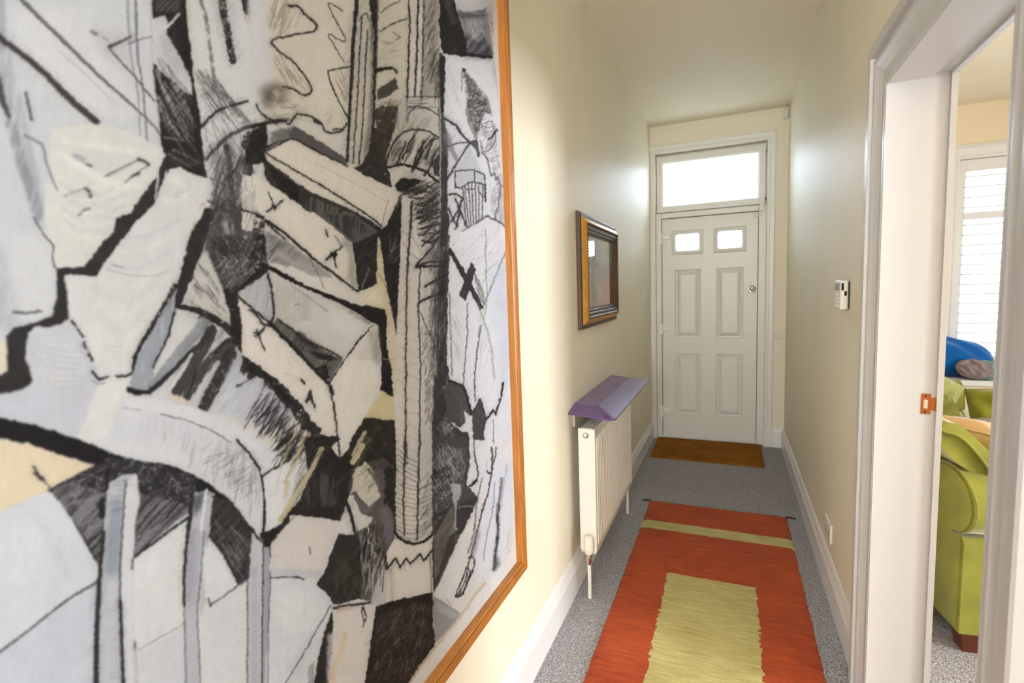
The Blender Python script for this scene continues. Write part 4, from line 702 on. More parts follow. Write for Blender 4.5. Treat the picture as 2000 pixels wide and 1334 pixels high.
    for k in range(13): q = rng.uniform(-10, 10); l('F', 4.5, [790, 170+k*27+q, 850, 205+k*26, 925, 222+k*24+q, 1004, 190+k*23+q], (84, 76, 70), rng.uniform(.35, .75))
    hatch('F', [930, 150, 1004, 120, 1004, 480, 930, 510], 62, 60, 70, 4, (80, 72, 68), .6, 14)
    for k in range(5): l('F', 5, [800, 10+k*30, 860, 60+k*28, 920, 90+k*28], (110, 98, 88), .7)
    l('F', 9, [847, -60, 842, 0, 840, 150, 836, 300, 842, 500], (60, 52, 48), .85); l('F', 10, [928, -70, 922, 100, 918, 300, 914, 520], (56, 49, 45), .9); l('F', 12, [788, -40, 786, 150, 784, 330, 790, 470], K, .9)
    l('F', 15, [788, 478, 820, 520, 880, 546, 950, 535, 1006, 490], (40, 35, 34), .97)
    p('F', (78, 72, 69), [1000, -60, 1195, -60, 1205, 100, 1190, 200, 1258, 292, 1180, 480, 1140, 500, 1100, 420, 1000, 510], a=.97, tex='g', lo=.02, hi=.3, r=1)
    hatch('F', [1005, 0, 1190, 0, 1190, 180, 1110, 330, 1005, 440], 40, 120, 110, 5, (150, 142, 138), .55, 20, .15); hatch('F', [1005, -40, 1200, -20, 1200, 180, 1110, 340, 1005, 440], -62, 90, 120, 5, (178, 172, 168), .6, 16); hatch('F', [1005, 100, 1110, 100, 1110, 330, 1005, 470], 30, 60, 110, 6, (44, 39, 38), .7, 14, .2)
    p('F', (112, 104, 92), [1112, 318, 1125, 420, 1128, 560, 1060, 690, 1010, 830, 1000, 600, 1002, 520, 1060, 420], a=.97, tex='q', lo=-.1, hi=.2)
    p('F', (64, 59, 58), [1130, 330, 1240, 280, 1255, 300, 1180, 490, 1140, 490], a=.9, tex='g', lo=0, hi=.3); p('F', (176, 172, 170), [1100, 205, 1160, 215, 1165, 260, 1140, 330, 1132, 420, 1142, 470, 1128, 470, 1122, 330], a=.9, r=1)
    l('F', 5, [1145, 345, 1190, 335, 1245, 340], (170, 166, 164), .8); l('F', 8, [1008, 500, 1060, 400, 1112, 320], K, .9)
    p('F', (60, 55, 53), [1100, 500, 1160, 470, 1130, 560, 1060, 720, 1010, 840, 1005, 800], a=.8, tex='g', lo=.1, hi=.3)
    # plinth, zigzag
    p('F', (222, 212, 198), [735, 610, 790, 508, 830, 540, 880, 558, 950, 545, 1000, 512, 1004, 600, 1012, 818, 900, 840, 750, 882, 742, 740], r=.6); p('F', (196, 186, 172), [740, 690, 790, 640, 790, 860, 752, 876], a=.6, soft=3)
    l('F', 9, [735, 615, 738, 650, 746, 688, 790, 630, 816, 682, 852, 628, 876, 662, 932, 604, 950, 642, 1002, 578], (40, 34, 33), .98, c=False); l('F', 10, [736, 620, 740, 690], K, .95)
    for x in (985, 1000): l('F', 5, [x, 590, x+6, 700, x+8, 820], (80, 72, 68), .8)
    l('F', 6, [765, 690, 768, 780, 775, 870], (170, 160, 146), .7); l('F', 10, [1005, 520, 1004, 640, 1012, 800], (60, 54, 50), .8)
    p('F', (52, 42, 40), [682, 902, 740, 880, 900, 845, 1000, 822, 1002, 1000, 1012, 1122, 940, 1220, 870, 1334, 830, 1500, 600, 1500, 640, 1180], a=.98, r=.6)
    hatch('F', [690, 920, 990, 840, 1000, 1100, 850, 1334, 640, 1334], 62, 150, 60, 7, (128, 108, 92), .5, 20); p('F', (44, 38, 36), [700, 895, 1000, 825, 1000, 880, 690, 940], a=.9)
    l('F', 8, [682, 905, 672, 1020, 650, 1160, 620, 1334, 600, 1460], K, .9)
    p('F', (152, 147, 145), [1002, 840, 1080, 890, 1165, 945, 1090, 1040, 1012, 1112], tex='q', lo=-.2, hi=.15); p('F', (184, 180, 178), [1020, 880, 1160, 945, 1120, 980, 1030, 930], a=.6, soft=2); l('F', 8, [1000, 830, 1000, 980, 1012, 1110], K, .9)
    # figure at the right
    p('F', (215, 208, 199), [1008, 838, 1060, 720, 1132, 560, 1190, 440, 1255, 305, 1330, 150, 1300, 0, 1458, -60, 1452, 300, 1448, 560, 1420, 640, 1300, 775, 1170, 945, 1090, 895], r=.6)
    p('F', (213, 212, 214), [1330, 60, 1455, -40, 1450, 500, 1440, 600, 1360, 700, 1250, 780, 1230, 600, 1290, 350], a=.8, soft=3)
    p('F', (196, 202, 214), [1320, 160, 1450, 60, 1440, 260, 1340, 420, 1290, 560], a=.5, soft=6)
    l('F', 8, [1332, 150, 1318, 240, 1285, 350, 1262, 440, 1240, 540, 1215, 625, 1195, 690], (60, 54, 54), .9); l('F', 7, [1280, 180, 1250, 330, 1240, 440, 1225, 520, 1200, 600], (80, 74, 74), .8)
    l('F', 8, [1312, 142, 1330, 148, 1340, 120, 1335, 0], (60, 54, 54), .9); l('F', 7, [1312, 140, 1300, 20], (80, 74, 74), .8); p('F', (120, 116, 118), [1240, 480, 1262, 440, 1268, 500, 1225, 640, 1215, 620], a=.7, soft=3)
    l('F', 6, [1200, 630, 1225, 620, 1238, 650, 1230, 700], (60, 54, 54), .9)
    for q in ((1192, 680, 1165, 760, 1138, 815), (1205, 690, 1180, 770, 1142, 850), (1218, 700, 1190, 780, 1160, 845), (1230, 700, 1200, 760, 1172, 835), (1138, 815, 1132, 850, 1150, 830), (1150, 850, 1165, 825)): l('F', 7, q, (44, 39, 39), .92)
    l('F', 15, [1395, 180, 1378, 300, 1370, 380, 1372, 480, 1358, 600, 1352, 690], (110, 106, 108), .9, w1=22, soft=3); l('F', 8, [1378, 330, 1368, 400, 1372, 470, 1356, 640, 1350, 690], (52, 47, 48), .9, tex='g'); p('F', (90, 85, 86), [1350, 640, 1375, 620, 1385, 670, 1340, 710], a=.7, soft=3)
    l('F', 6, [1352, 200, 1345, 330, 1310, 500, 1290, 640], (130, 126, 128), .8); l('F', 5, [1420, 100, 1400, 260, 1385, 360], (150, 146, 150), .8); l('F', 5, [1330, 120, 1345, 60, 1340, 0], (90, 84, 84), .8); l('F', 7, [1360, 0, 1355, 60, 1335, 120], (80, 74, 74), .8)
    p('F', (212, 208, 206), [1205, -40, 1300, -40, 1312, 130, 1255, 190, 1200, 235, 1190, 200, 1208, 90]); l('F', 7, [1205, -40, 1208, 90, 1190, 170, 1192, 220, 1215, 222, 1250, 185, 1258, 140, 1240, 60], (60, 54, 54), .9); l('F', 7, [1235, -40, 1240, 60, 1258, 140], (70, 64, 64), .8)
    l('F', 12, [1215, 220, 1250, 185], K, .9); l('F', 6, [1100, 890, 1080, 860], (120, 112, 108), .6)
    # bare mount outside the torn sheet, with its ochre edge
    p('B', (226, 219, 211), [1342, -500, 1345, 0, 1345, 320, 1372, 520, 1388, 720, 1392, 830, 1410, 1000, 1418, 1300, 1425, 1500, 1900, 1500, 1900, -500], r=.8)
    p('D', (226, 219, 211), [1418, -100, 1424, 200, 1428, 320, 1446, 560, 1456, 740, 1462, 900, 1466, 1400, 1900, 1400, 1900, -100], r=.8)
    l('B', 4, [1345, 320, 1372, 520, 1388, 720, 1392, 830, 1410, 1000, 1420, 1334], (178, 160, 140), .6)
    p('F', (224, 216, 206), [1458, -40, 1452, 560, 1420, 640, 1300, 772, 1170, 942, 1090, 1042, 960, 1200, 870, 1334, 780, 1500, 1900, 1500, 1900, -40], r=.8)
    l('F', 16, [1300, 772, 1235, 850, 1170, 945, 1090, 1045, 960, 1205, 872, 1334, 800, 1450], (204, 182, 140), .8, tex='g', lo=-.1, hi=.25)
    l('F', 8, [1435, 480, 1425, 560, 1440, 590], (214, 184, 140), .8); l('F', 12, [1420, 610, 1440, 590], (220, 196, 160), .8)
    # stray charcoal dust and faint construction marks
    for _ in range(420):
        x, y = rng.uniform(330, 960), rng.uniform(0, 1300); th = rng.uniform(0, 6.3); L_ = rng.exponential(3.)+.8
        stroke(np.array([[x-AX0, y-AY0], [x-AX0+L_*np.cos(th), y-AY0+L_*np.sin(th)]]), .9, .6, (110, 102, 98), .6)
    for _ in range(60):
        x, y = rng.uniform(380, 930), rng.uniform(-100, 1250); th = rng.choice([-1.1, 1.2, .45, 1.55])+rng.normal(0, .12); L_ = rng.uniform(30, 120)
        stroke(curve(np.array([[x-AX0, y-AY0], [x-AX0+L_*.5*np.cos(th)+3, y-AY0+L_*.5*np.sin(th)], [x-AX0+L_*np.cos(th), y-AY0+L_*np.sin(th)]])), .8, .8, (120, 110, 104), .35, 'g', .35, .5)
    # broken charcoal edges, smudges and dry-brush streaks
    jx = (vnoise(AW, AH, 5, 5, 2, 21)-.5)*3.4+rng.normal(0, .3, (AH, AW)); jy = (vnoise(AW, AH, 5, 5, 2, 22)-.5)*3.4+rng.normal(0, .3, (AH, AW))
    X = np.clip(np.arange(AW)[None, :]+jx, 0, AW-1.01); Y = np.clip(np.arange(AH)[:, None]+jy, 0, AH-1.01)
    xi, yi = X.astype(int), Y.astype(int); fx, fy = (X-xi)[..., None], (Y-yi)[..., None]
    CAN[:] = (CAN[yi, xi]*(1-fx)+CAN[yi, xi+1]*fx)*(1-fy)+(CAN[yi+1, xi]*(1-fx)+CAN[yi+1, xi+1]*fx)*fy
    dk = 1-CAN.mean(-1); near = boxblur(dk, 7)*.6+boxblur(dk, 18)*.4
    ramp = np.clip((np.arange(AW)[None, :]+AX0-60)/300., .25, 1)
    sm = np.clip(near-.2, 0, 1)*np.clip((np.maximum(NZ['d'], NZ['q'])*.6+NZ['g']*.4-.42)/.2, 0, 1)*ramp
    CAN[:] *= (1-.4*np.clip(sm, 0, 1)*np.clip(1.35-dk*1.6, 0, 1))[..., None]
    CAN[:] += (np.clip((NZ['e']*.5+NZ['d']*.5-.52)/.16, 0, 1)*np.clip(dk-.55, 0, 1)*.22)[..., None]*ramp[..., None]
    CAN[:] += ((NZ['q']*.5+NZ['v']*.5-.5)*.08*np.clip(.5-dk, 0, 1)*2)[..., None]
    for tg, poly, ang, n, ln, w_, c_, al in (
        ('B', [690, 560, 830, 560, 800, 760, 720, 960, 680, 800], 62, 90, 90, 4, (40, 35, 32), .5), ('B', [640, 60, 695, 60, 690, 560, 650, 860], 60, 70, 60, 3.5, (40, 36, 34), .6),
        ('B', [960, 0, 1045, 0, 1035, 560, 950, 560], 62, 90, 120, 3.5, (58, 50, 44), .6), ('B', [745, 930, 800, 785, 1040, 790, 1040, 1030, 860, 935], 64, 80, 130, 4, (50, 44, 40), .65),
        ('B', [850, 1090, 1042, 1060, 1042, 1334, 890, 1334], 24, 60, 110, 5, (44, 38, 36), .65), ('D', [930, 0, 1040, 0, 1030, 260, 930, 260], 24, 30, 100, 5, (44, 38, 36), .6),
        ('D', [1045, 0, 1092, 0, 1080, 880, 1020, 880], 66, 120, 80, 3.5, (30, 27, 26), .6), ('D', [950, 560, 1020, 560, 1006, 1200, 955, 1200], 70, 100, 40, 3, (80, 72, 66), .6),
        ('F', [1005, 0, 1190, 0, 1180, 200, 1100, 330, 1005, 440], -62, 90, 100, 3.5, (186, 180, 176), .5), ('F', [1005, 60, 1110, 60, 1110, 330, 1005, 480], 34, 60, 110, 4, (34, 30, 30), .6),
        ('F', [550, 440, 740, 400, 730, 860, 600, 850], 78, 60, 200, 5, (36, 31, 30), .7), ('F', [570, 440, 730, 430, 700, 860, 610, 840], 80, 40, 170, 4, (206, 198, 190), .7),
        ('F', [680, 920, 995, 850, 1000, 1110, 860, 1330, 640, 1334], 66, 140, 40, 6, (140, 118, 100), .45), ('F', [1010, 560, 1120, 340, 1125, 560, 1010, 820], 60, 60, 100, 3, (60, 54, 48), .6),
        ('A', [1170, 780, 1420, 720, 1480, 1334, 1200, 1334], 72, 70, 190, 4, (60, 56, 58), .55), ('A', [1100, 390, 1230, 400, 1440, 720, 1160, 700], -52, 50, 260, 4, (56, 50, 50), .65),
        ('C', [1160, 170, 1500, 240, 1420, 350, 1280, 430], 48, 60, 120, 5, (190, 186, 192), .45), ('C', [1400, 1000, 1640, 960, 1640, 1340, 1500, 1250], 60, 70, 170, 6, (40, 36, 37), .6),
        ('D', [0, 900, 110, 960, 330, 1200, 420, 1400, 100, 1400, -40, 1200], 54, 110, 160, 6, (38, 34, 34), .6), ('D', [60, 600, 200, 720, 400, 900, 480, 790, 300, 690], 62, 70, 80, 4, (40, 35, 34), .6),
        ('E', [1100, 0, 1400, 0, 1480, 160, 1480, 420, 1300, 260], 80, 80, 160, 3, (84, 80, 84), .5), ('E', [1000, -60, 1390, -10, 1470, 150, 1480, 380], 30, 60, 140, 3, (84, 80, 84), .5),
        ('B', [1180, 400, 1318, 560, 1330, 650, 1255, 780, 1195, 650], 20, 200, 18, 3, (52, 47, 45), .7), ('B', [1290, 700, 1400, 900, 1410, 1280, 1340, 1240], 60, 70, 40, 3, (110, 104, 104), .55)):
        hatch(tg, poly, ang, n, ln, w_, c_, al, 9)
    gry = CAN.mean(-1, keepdims=True); CAN[:] = gry+(CAN-gry)*.74
    CAN[:] = np.where(gry > .5, CAN*.895, CAN*(.62+.55*gry))*np.array((.985, 1., 1.04), np.float32)
    # paper grain over everything
    CAN[:] = np.clip(CAN*(1+(NZ['g'][..., None]-.5)*.06+(NZ['b'][..., None]-.5)*.05), 0, 1)
# ------------------------------------------------------------------ materials
M = {}
M['wall'] = mat('cream_wall_paint', (240, 232, 210), .58, .6, bump=.05, bscale=260, var=.02, vscale=1.5)
M['ceil'] = mat('ceiling_paint', (243, 233, 211), .6, .3, bump=.05, bscale=120)
M['lceil'] = M['ceil']
M['lwall'] = mat('living_room_paint', (236, 220, 192), .6, .3, bump=.04)
M['wood_white'] = mat('white_gloss_paint', (203, 200, 200), .3, .5, bump=.04, bscale=90, stretch=(1, 1, .2))
M['skirt'] = mat('white_skirting_paint', (236, 234, 234), .28, .5, bump=.03, bscale=80)
M['upvc'] = mat('white_plastic_door', (234, 232, 226), .35, .5)
M['gap'] = mat('dark_rubber_seal', (70, 66, 60), .7)
M['pane'] = glass('clear_pane'); M['picglass'] = glass('picture_glass', gloss=.15)
M['chrome'] = mat('polished_chrome', (210, 210, 210), .12, .5, 1.)
M['brass'] = mat('worn_copper_plate', (176, 104, 58), .35, .5, .9, bump=.2, bscale=300)
M['dark'] = mat('dark_opening', (28, 24, 20), .8)
M['oak'] = mat('honey_wood', (174, 112, 46), .38, .5, var=.22, vscale=9, bump=.1, bscale=60, stretch=(8, 1.2, 1.2))
M['oakv'] = mat('honey_wood_upright', (172, 108, 42), .38, .5, var=.22, vscale=9, bump=.1, bscale=60, stretch=(8, 8, .8))
M['groove'] = mat('dark_brown_groove', (78, 40, 16), .6)  # dark brown strip laid along the frame groove
M['iron'] = mat('dark_bronze_frame', (78, 58, 38), .45, .35, 0., bump=.3, bscale=220, var=.2, vscale=60)
M['gold'] = mat('gilded_frame_band', (196, 142, 58), .4, .5, .3, var=.12, vscale=30, bump=.15, bscale=90)
M['bead'] = mat('bronze_beading', (120, 88, 52), .3, .5, .6)
M['shelf'] = mat('plum_stained_wood', (98, 68, 130), .28, .5, var=.18, vscale=12, stretch=(4, .6, 4), coat=.15)
M['rad'] = mat('radiator_enamel', (236, 232, 226), .3, .5)
M['plast'] = mat('white_plastic', (232, 226, 216), .4, .5)
M['greyp'] = mat('grey_display_window', (120, 126, 130), .2, .5)
M['mat_fibre'] = mat('coir_fibre', (150, 96, 26), .95, .1, var=.28, vscale=5, bump=.9, bscale=500)
M['lime'] = mat('lime_velvet', (136, 136, 56), .75, .2, sheen=.6, var=.2, vscale=7, bump=.1, bscale=120)
M['olive'] = mat('olive_velvet', (124, 124, 40), .75, .2, sheen=.5, var=.16, vscale=14, bump=.1, bscale=100)
M['sage'] = mat('sage_velvet', (160, 164, 96), .7, .2, sheen=.7, var=.1, vscale=20, bump=.1, bscale=100)
M['tan'] = mat('tan_cotton', (212, 178, 132), .85, .1, sheen=.2, bump=.15, bscale=300)
M['throw'] = mat('grey_knit', (142, 138, 140), .95, .1, var=.2, vscale=70, bump=1., bscale=180)
M['blue'] = mat('blue_velour', (0, 92, 170), .8, .2, sheen=.4, var=.12, vscale=14, bump=.1, bscale=80)
M['mauve'] = mat('mauve_grey_cloth', (150, 138, 140), .9, .1, var=.1, vscale=20, bump=.2, bscale=150)
M['teal'] = mat('teal_print_cloth', (130, 158, 160), .9, .1, var=.45, vscale=34, bump=.1)
M['legwood'] = mat('mahogany_leg', (92, 40, 22), .3, .5, var=.2, vscale=20)
M['shutter'] = mat('white_shutter_paint', (226, 227, 228), .4, .5)
M['shutter2'] = mat('white_hinge_plastic', (248, 247, 244), .35)
M['paving'] = mat('pale_paving', (190, 190, 186), .9, .1, var=.1, vscale=2)
M['tassel'] = mat('dark_wool_tassel', (58, 36, 28), .95, .1, bump=.5, bscale=300)
M['dark_grey'] = mat('outlet_slot', (60, 56, 52), .6)  # dark grey for the socket slots and the keypad back plate
def carpet_mat():
    m = bpy.data.materials.new('grey_twist_carpet'); m.use_nodes = True; N = m.node_tree.nodes; L = m.node_tree.links; b = N['Principled BSDF']
    b.inputs['Roughness'].default_value = 1; b.inputs['Specular IOR Level'].default_value = .05
    tc = N.new('ShaderNodeTexCoord'); n = N.new('ShaderNodeTexNoise'); n.inputs['Scale'].default_value = 150; n.inputs['Detail'].default_value = 2
    v = N.new('ShaderNodeTexVoronoi'); v.inputs['Scale'].default_value = 190
    mx = N.new('ShaderNodeMath'); mx.operation = 'MULTIPLY_ADD'; mx.inputs[1].default_value = .45
    r = N.new('ShaderNodeValToRGB'); r.color_ramp.elements[0].position = .42; r.color_ramp.elements[1].position = 1.05
    r.color_ramp.elements[0].color = lin((92, 90, 95)); r.color_ramp.elements[1].color = lin((204, 200, 204))
    bp = N.new('ShaderNodeBump'); bp.inputs['Strength'].default_value = .8; bp.inputs['Distance'].default_value = .006
    L.new(tc.outputs['Object'], n.inputs['Vector']); L.new(tc.outputs['Object'], v.inputs['Vector'])
    L.new(v.outputs['Distance'], mx.inputs[0]); L.new(n.outputs['Fac'], mx.inputs[2])
    L.new(mx.outputs[0], r.inputs[0]); L.new(r.outputs[0], b.inputs['Base Color']); L.new(mx.outputs[0], bp.inputs['Height']); L.new(bp.outputs[0], b.inputs['Normal'])
    return m
M['carpet'] = carpet_mat()
def rug_mat():
    m = bpy.data.materials.new('hand_woven_rug'); m.use_nodes = True; N = m.node_tree.nodes; L = m.node_tree.links; b = N['Principled BSDF']
    b.inputs['Roughness'].default_value = .95; b.inputs['Specular IOR Level'].default_value = .1; b.inputs['Sheen Weight'].default_value = .15
    tc = N.new('ShaderNodeTexCoord'); sep = N.new('ShaderNodeSeparateXYZ'); L.new(tc.outputs['Object'], sep.inputs[0])
    def mth(op, a, c=None, d=None):
        k = N.new('ShaderNodeMath'); k.operation = op
        for i, q in enumerate((a, c, d)):
            if q is None: continue
            if isinstance(q, (int, float)): k.inputs[i].default_value = q
            else: L.new(q, k.inputs[i])
        return k.outputs[0]
    X, Y = sep.outputs[0], sep.outputs[1]
    def noise(sc, det, stretch):
        mp = N.new('ShaderNodeMapping'); mp.inputs['Scale'].default_value = stretch; L.new(tc.outputs['Object'], mp.inputs[0])
        n = N.new('ShaderNodeTexNoise'); n.inputs['Scale'].default_value = sc; n.inputs['Detail'].default_value = det; L.new(mp.outputs[0], n.inputs['Vector']); return n.outputs['Fac']
    # stepped, knot-by-knot edges
    cell = mth('FLOOR', mth('MULTIPLY', Y, 60.)); wn = N.new('ShaderNodeTexWhiteNoise'); wn.noise_dimensions = '1D'; L.new(cell, wn.inputs['W'])
    xe = mth('ADD', X, mth('MULTIPLY', mth('SUBTRACT', wn.outputs['Value'], .5), .012))
    ye = mth('ADD', Y, mth('MULTIPLY', mth('SUBTRACT', noise(22, 2, (1, .2, 1)), .5), .012))
    inx = mth('MULTIPLY', mth('GREATER_THAN', xe, -.194), mth('LESS_THAN', xe, .196))
    iny = mth('MULTIPLY', mth('GREATER_THAN', ye, -.645), mth('LESS_THAN', ye, .643))
    st = mth('MULTIPLY', mth('GREATER_THAN', ye, 1.09), mth('LESS_THAN', ye, 1.195))
    st2 = mth('MULTIPLY', mth('GREATER_THAN', ye, -1.195), mth('LESS_THAN', ye, -1.09))
    green = mth('MAXIMUM', mth('MULTIPLY', inx, iny), mth('MAXIMUM', st, st2))
    weave = noise(9, 5, (1, 9, 1)); blot = noise(4, 3, (1, 1, 1)); fine = noise(260, 2, (1, 1, 1))
    def ramp(c0, c1, fac):
        r = N.new('ShaderNodeValToRGB'); r.color_ramp.elements[0].position = .34; r.color_ramp.elements[1].position = .66
        r.color_ramp.elements[0].color = lin(c0); r.color_ramp.elements[1].color = lin(c1); L.new(fac, r.inputs[0]); return r.outputs[0]
    mixf = mth('ADD', mth('MULTIPLY', weave, .5), mth('ADD', mth('MULTIPLY', blot, .3), mth('MULTIPLY', fine, .2)))
    red = ramp((146, 47, 6), (206, 86, 20), mixf); gre = ramp((172, 158, 92), (220, 208, 142), mixf)
    mx = N.new('ShaderNodeMix'); mx.data_type = 'RGBA'; L.new(green, mx.inputs[0]); L.new(red, mx.inputs[6]); L.new(gre, mx.inputs[7]); L.new(mx.outputs[2], b.inputs['Base Color'])
    bp = N.new('ShaderNodeBump'); bp.inputs['Strength'].default_value = .7; bp.inputs['Distance'].default_value = .006
    L.new(mth('ADD', fine, mth('MULTIPLY', weave, .6)), bp.inputs['Height']); L.new(bp.outputs[0], b.inputs['Normal']); return m
M['rug'] = rug_mat()
# ------------------------------------------------------------------ the shell
W, D, H, PX = 1.0924, 4.81, 2.80, 1.222
S = dict(kind='structure')
MB().box((-.1, -3.1, -.1), (5.15, 5.65, 0)).build('floor', M['carpet'], **S)
MB().box((-.1, -3.1, H), (5.15, 5.65, H+.1)).build('ceiling', M['ceil'], **S)
MB().box((-.1, -3.1, 0), (0, 4.96, H)).build('wall_left', M['wall'], **S)
DY0, DY1, DZ = 1.10, 1.845, 1.962                       # living-room doorway, clear opening
m = MB().box((W, -3.1, 0), (PX, -1.9, H)).box((W, -.8, 0), (PX, DY0-.025, H)).box((W, -1.9, 0), (PX, -.8, .25)).box((W, -1.9, 2.45), (PX, -.8, H)).box((W, DY1+.025, 0), (PX, 5.65, H)).box((W, DY0-.025, DZ+.025), (PX, DY1+.025, H))
m.build('wall_right', M['wall'], **S)
FX0, FX1, FZ = .046, .94, 2.565                         # front-door opening
MB().box((0, D, 0), (FX0, D+.15, H)).box((FX1, D, 0), (W, D+.15, H)).box((FX0, D, FZ), (FX1, D+.15, H)).build('wall_front', M['wall'], **S)
MB().box((0, -3.1, 0), (W, -3, .9)).box((0, -3.1, 2.6), (W, -3, H)).box((0, -3.1, .9), (.13, -3, 2.6)).box((.97, -3.1, .9), (W, -3, 2.6)).build('wall_rear', M['wall'], **S)
BX0, BX1, BZ0, BZ1, BY = 2.41, 4.19, .62, 2.36, 5.5     # bay window opening
MB().box((PX, BY, 0), (BX0, BY+.15, H)).box((BX1, BY, 0), (5.15, BY+.15, H)).box((BX0, BY, 0), (BX1, BY+.15, BZ0)).box((BX0, BY, BZ1), (BX1, BY+.15, H)).build('wall_bay', M['lwall'], **S)
m = MB().box((5, -.75, 0), (5.15, .2, H)).box((5, 1.7, 0), (5.15, BY, H)).box((5, .2, 0), (5.15, 1.7, .7)).box((5, .2, 2.15), (5.15, 1.7, H)); m.build('wall_side', M['lwall'], **S)
MB().box((PX, -.75, 0), (5, -.6, H)).build('wall_back', M['lwall'], **S)
MB().box((PX, -.6, 0), (PX+.006, DY0-.12, H)).box((PX, DY1+.12, 0), (PX+.006, BY, H)).build('wall_partition', M['lwall'], **S)
MB().box((-6, 4.96, -.3), (12, 16, -.12)).box((5.15, -6, -.3), (12, 4.96, -.12)).build('ground', M['paving'], **S)
# unseen windows: living-room side window, plus two added to light the hall
def simple_window(name, fn, a0, a1, z0, z1):
    r = empty(name, fn((a0+a1)/2, 0, z0), **S); pr = [(0, 0), (0, .06), (-.05, .06), (-.05, 0)]
    MB().mitre([(a0, z0, -1, -1), (a1, z0, 1, -1), (a1, z1, 1, 1), (a0, z1, -1, 1)], pr, lambda a, b, h: fn(a, h, b)).build('window_frame', M['upvc'], r)
    c = (a0+a1)/2; V = [fn(c-.02, .01, z0), fn(c+.02, .01, z0), fn(c+.02, .05, z0), fn(c-.02, .05, z0), fn(c-.02, .01, z1), fn(c+.02, .01, z1), fn(c+.02, .05, z1), fn(c-.02, .05, z1)]
    MB().add(V, [(3, 2, 1, 0), (4, 5, 6, 7), (0, 1, 5, 4), (1, 2, 6, 5), (2, 3, 7, 6), (3, 0, 4, 7)]).build('mullion', M['upvc'], r)
    for b0, b1 in ((a0+.05, c-.02), (c+.02, a1-.05)):
        MB().add([fn(b0, .03, z0+.05), fn(b1, .03, z0+.05), fn(b1, .03, z1-.05), fn(b0, .03, z1-.05)], [(0, 1, 2, 3)]).build('pane', M['pane'], r)
simple_window('window_3', lambda a, h, z: (5.04+h, a, z), .2, 1.7, .7, 2.15)
simple_window('added_window_4', lambda a, h, z: (W+.04+h, a, z), -1.9, -.8, .25, 2.45)  # added opening for the fill lamp aimed at the drawing
simple_window('added_window_5', lambda a, h, z: (a, -3.02-h, z), .13, .97, .9, 2.6)  # added opening for the fill lamp aimed down the hall
# skirting
SK = [(0, 0), (.021, 0), (.021, .118), (.0175, .124), (.0175, .131), (.014, .137), (.011, .15), (.005, .163), (0, .1685)]
MB().extrude(SK, lambda u, v, t: (u, t, v), -3, D-.02).build('baseboard_left', M['skirt'], **S)
MB().extrude(SK, lambda u, v, t: (W-u, t, v), -3, DY0-.152).extrude(SK, lambda u, v, t: (W-u, t, v), DY1+.152, D).build('baseboard_right', M['skirt'], **S)
MB().extrude(SK, lambda u, v, t: (t, D-u, v), 1.002, W-.004).build('baseboard_front', M['skirt'], **S)
MB().extrude(SK, lambda u, v, t: (t, BY-u, v), PX, 5).extrude(SK, lambda u, v, t: (PX+.006+u, t, v), DY1+.13, BY).build('baseboard_living', M['skirt'], **S)
# front-door architrave
t1 = empty('trim_1', (.5, D, 0), **S)
AR = [(0, 0), (0, .012), (.006, .018), (.02, .018), (.024, .024), (.055, .026), (.062, .02), (.062, 0)]
MB().mitre([(FX1-.002, 0, 1, 0), (FX1-.002, FZ+.002, 1, 1), (.0, FZ+.002, 0, 1)], AR, lambda a, b, h: (a, D-h, b), closed=False).build('architrave', M['upvc'], t1)
MB().box((.0005, D-.02, 0), (FX0, D, FZ+.03), .004).build('left_architrave', M['upvc'], t1)
MB().box((FX1-.004, D-.027, 0), (FX1+.066, D, .17), .003).build('plinth_block', M['upvc'], t1)
# ------------------------------------------------------------------ front door and transom
LX0, LX1, LY, LZ0, LZ1 = .0956, .8774, 4.862, .018, 2.0
dr = empty('door_1', (.487, LY, 0), **S)
m = MB().box((FX0, 4.835, 0), (LX0-.004, 4.95, 2.05), .004).box((LX1+.004, 4.835, 0), (FX1, 4.95, 2.05), .004).box((LX0-.004, 4.835, LZ1+.005), (LX1+.004, 4.95, 2.05), .004).box((LX0-.004, 4.85, 0), (LX1+.004, 4.95, LZ0-.004))
m.build('door_frame', M['upvc'], dr)
MB().box((LX0-.004, 4.90, 0), (LX0+.006, 4.92, LZ1)).box((LX1-.006, 4.90, 0), (LX1+.004, 4.92, LZ1)).box((LX0, 4.90, LZ1-.004), (LX1, 4.92, LZ1+.005)).build('rubber_seal', M['gap'], dr)
lights = [(.214, .410, 1.712, 1.858), (.563, .754, 1.712, 1.858)]
panels = [(.205, .425, .928, 1.545), (.553, .770, .928, 1.545), (.205, .425, .222, .788), (.553, .770, .222, .788)]
xs = [LX0, .205, .214, .410, .425, .553, .563, .754, .770, LX1]; zs = [LZ0, .222, .788, .928, 1.545, 1.712, 1.858, LZ1]
m = MB()
for i in range(len(xs)-1):
    for j in range(len(zs)-1):
        cx, cz = (xs[i]+xs[i+1])/2, (zs[j]+zs[j+1])/2
        if any(a < cx < b and c < cz < d for a, b, c, d in lights+panels): continue
        m.add([(xs[i], LY, zs[j]), (xs[i+1], LY, zs[j]), (xs[i+1], LY, zs[j+1]), (xs[i], LY, zs[j+1])], [(0, 1, 2, 3)])
for a, b, c, d in lights:
    R = [(a, c), (b, c), (b, d), (a, d)]
    for k in range(4): p0, p1 = R[k], R[(k+1) % 4]; m.add([(p0[0], LY, p0[1]), (p1[0], LY, p1[1]), (p1[0], LY+.045, p1[1]), (p0[0], LY+.045, p0[1])], [(0, 1, 2, 3)])
E0 = [(LX0, LZ0), (LX1, LZ0), (LX1, LZ1), (LX0, LZ1)]
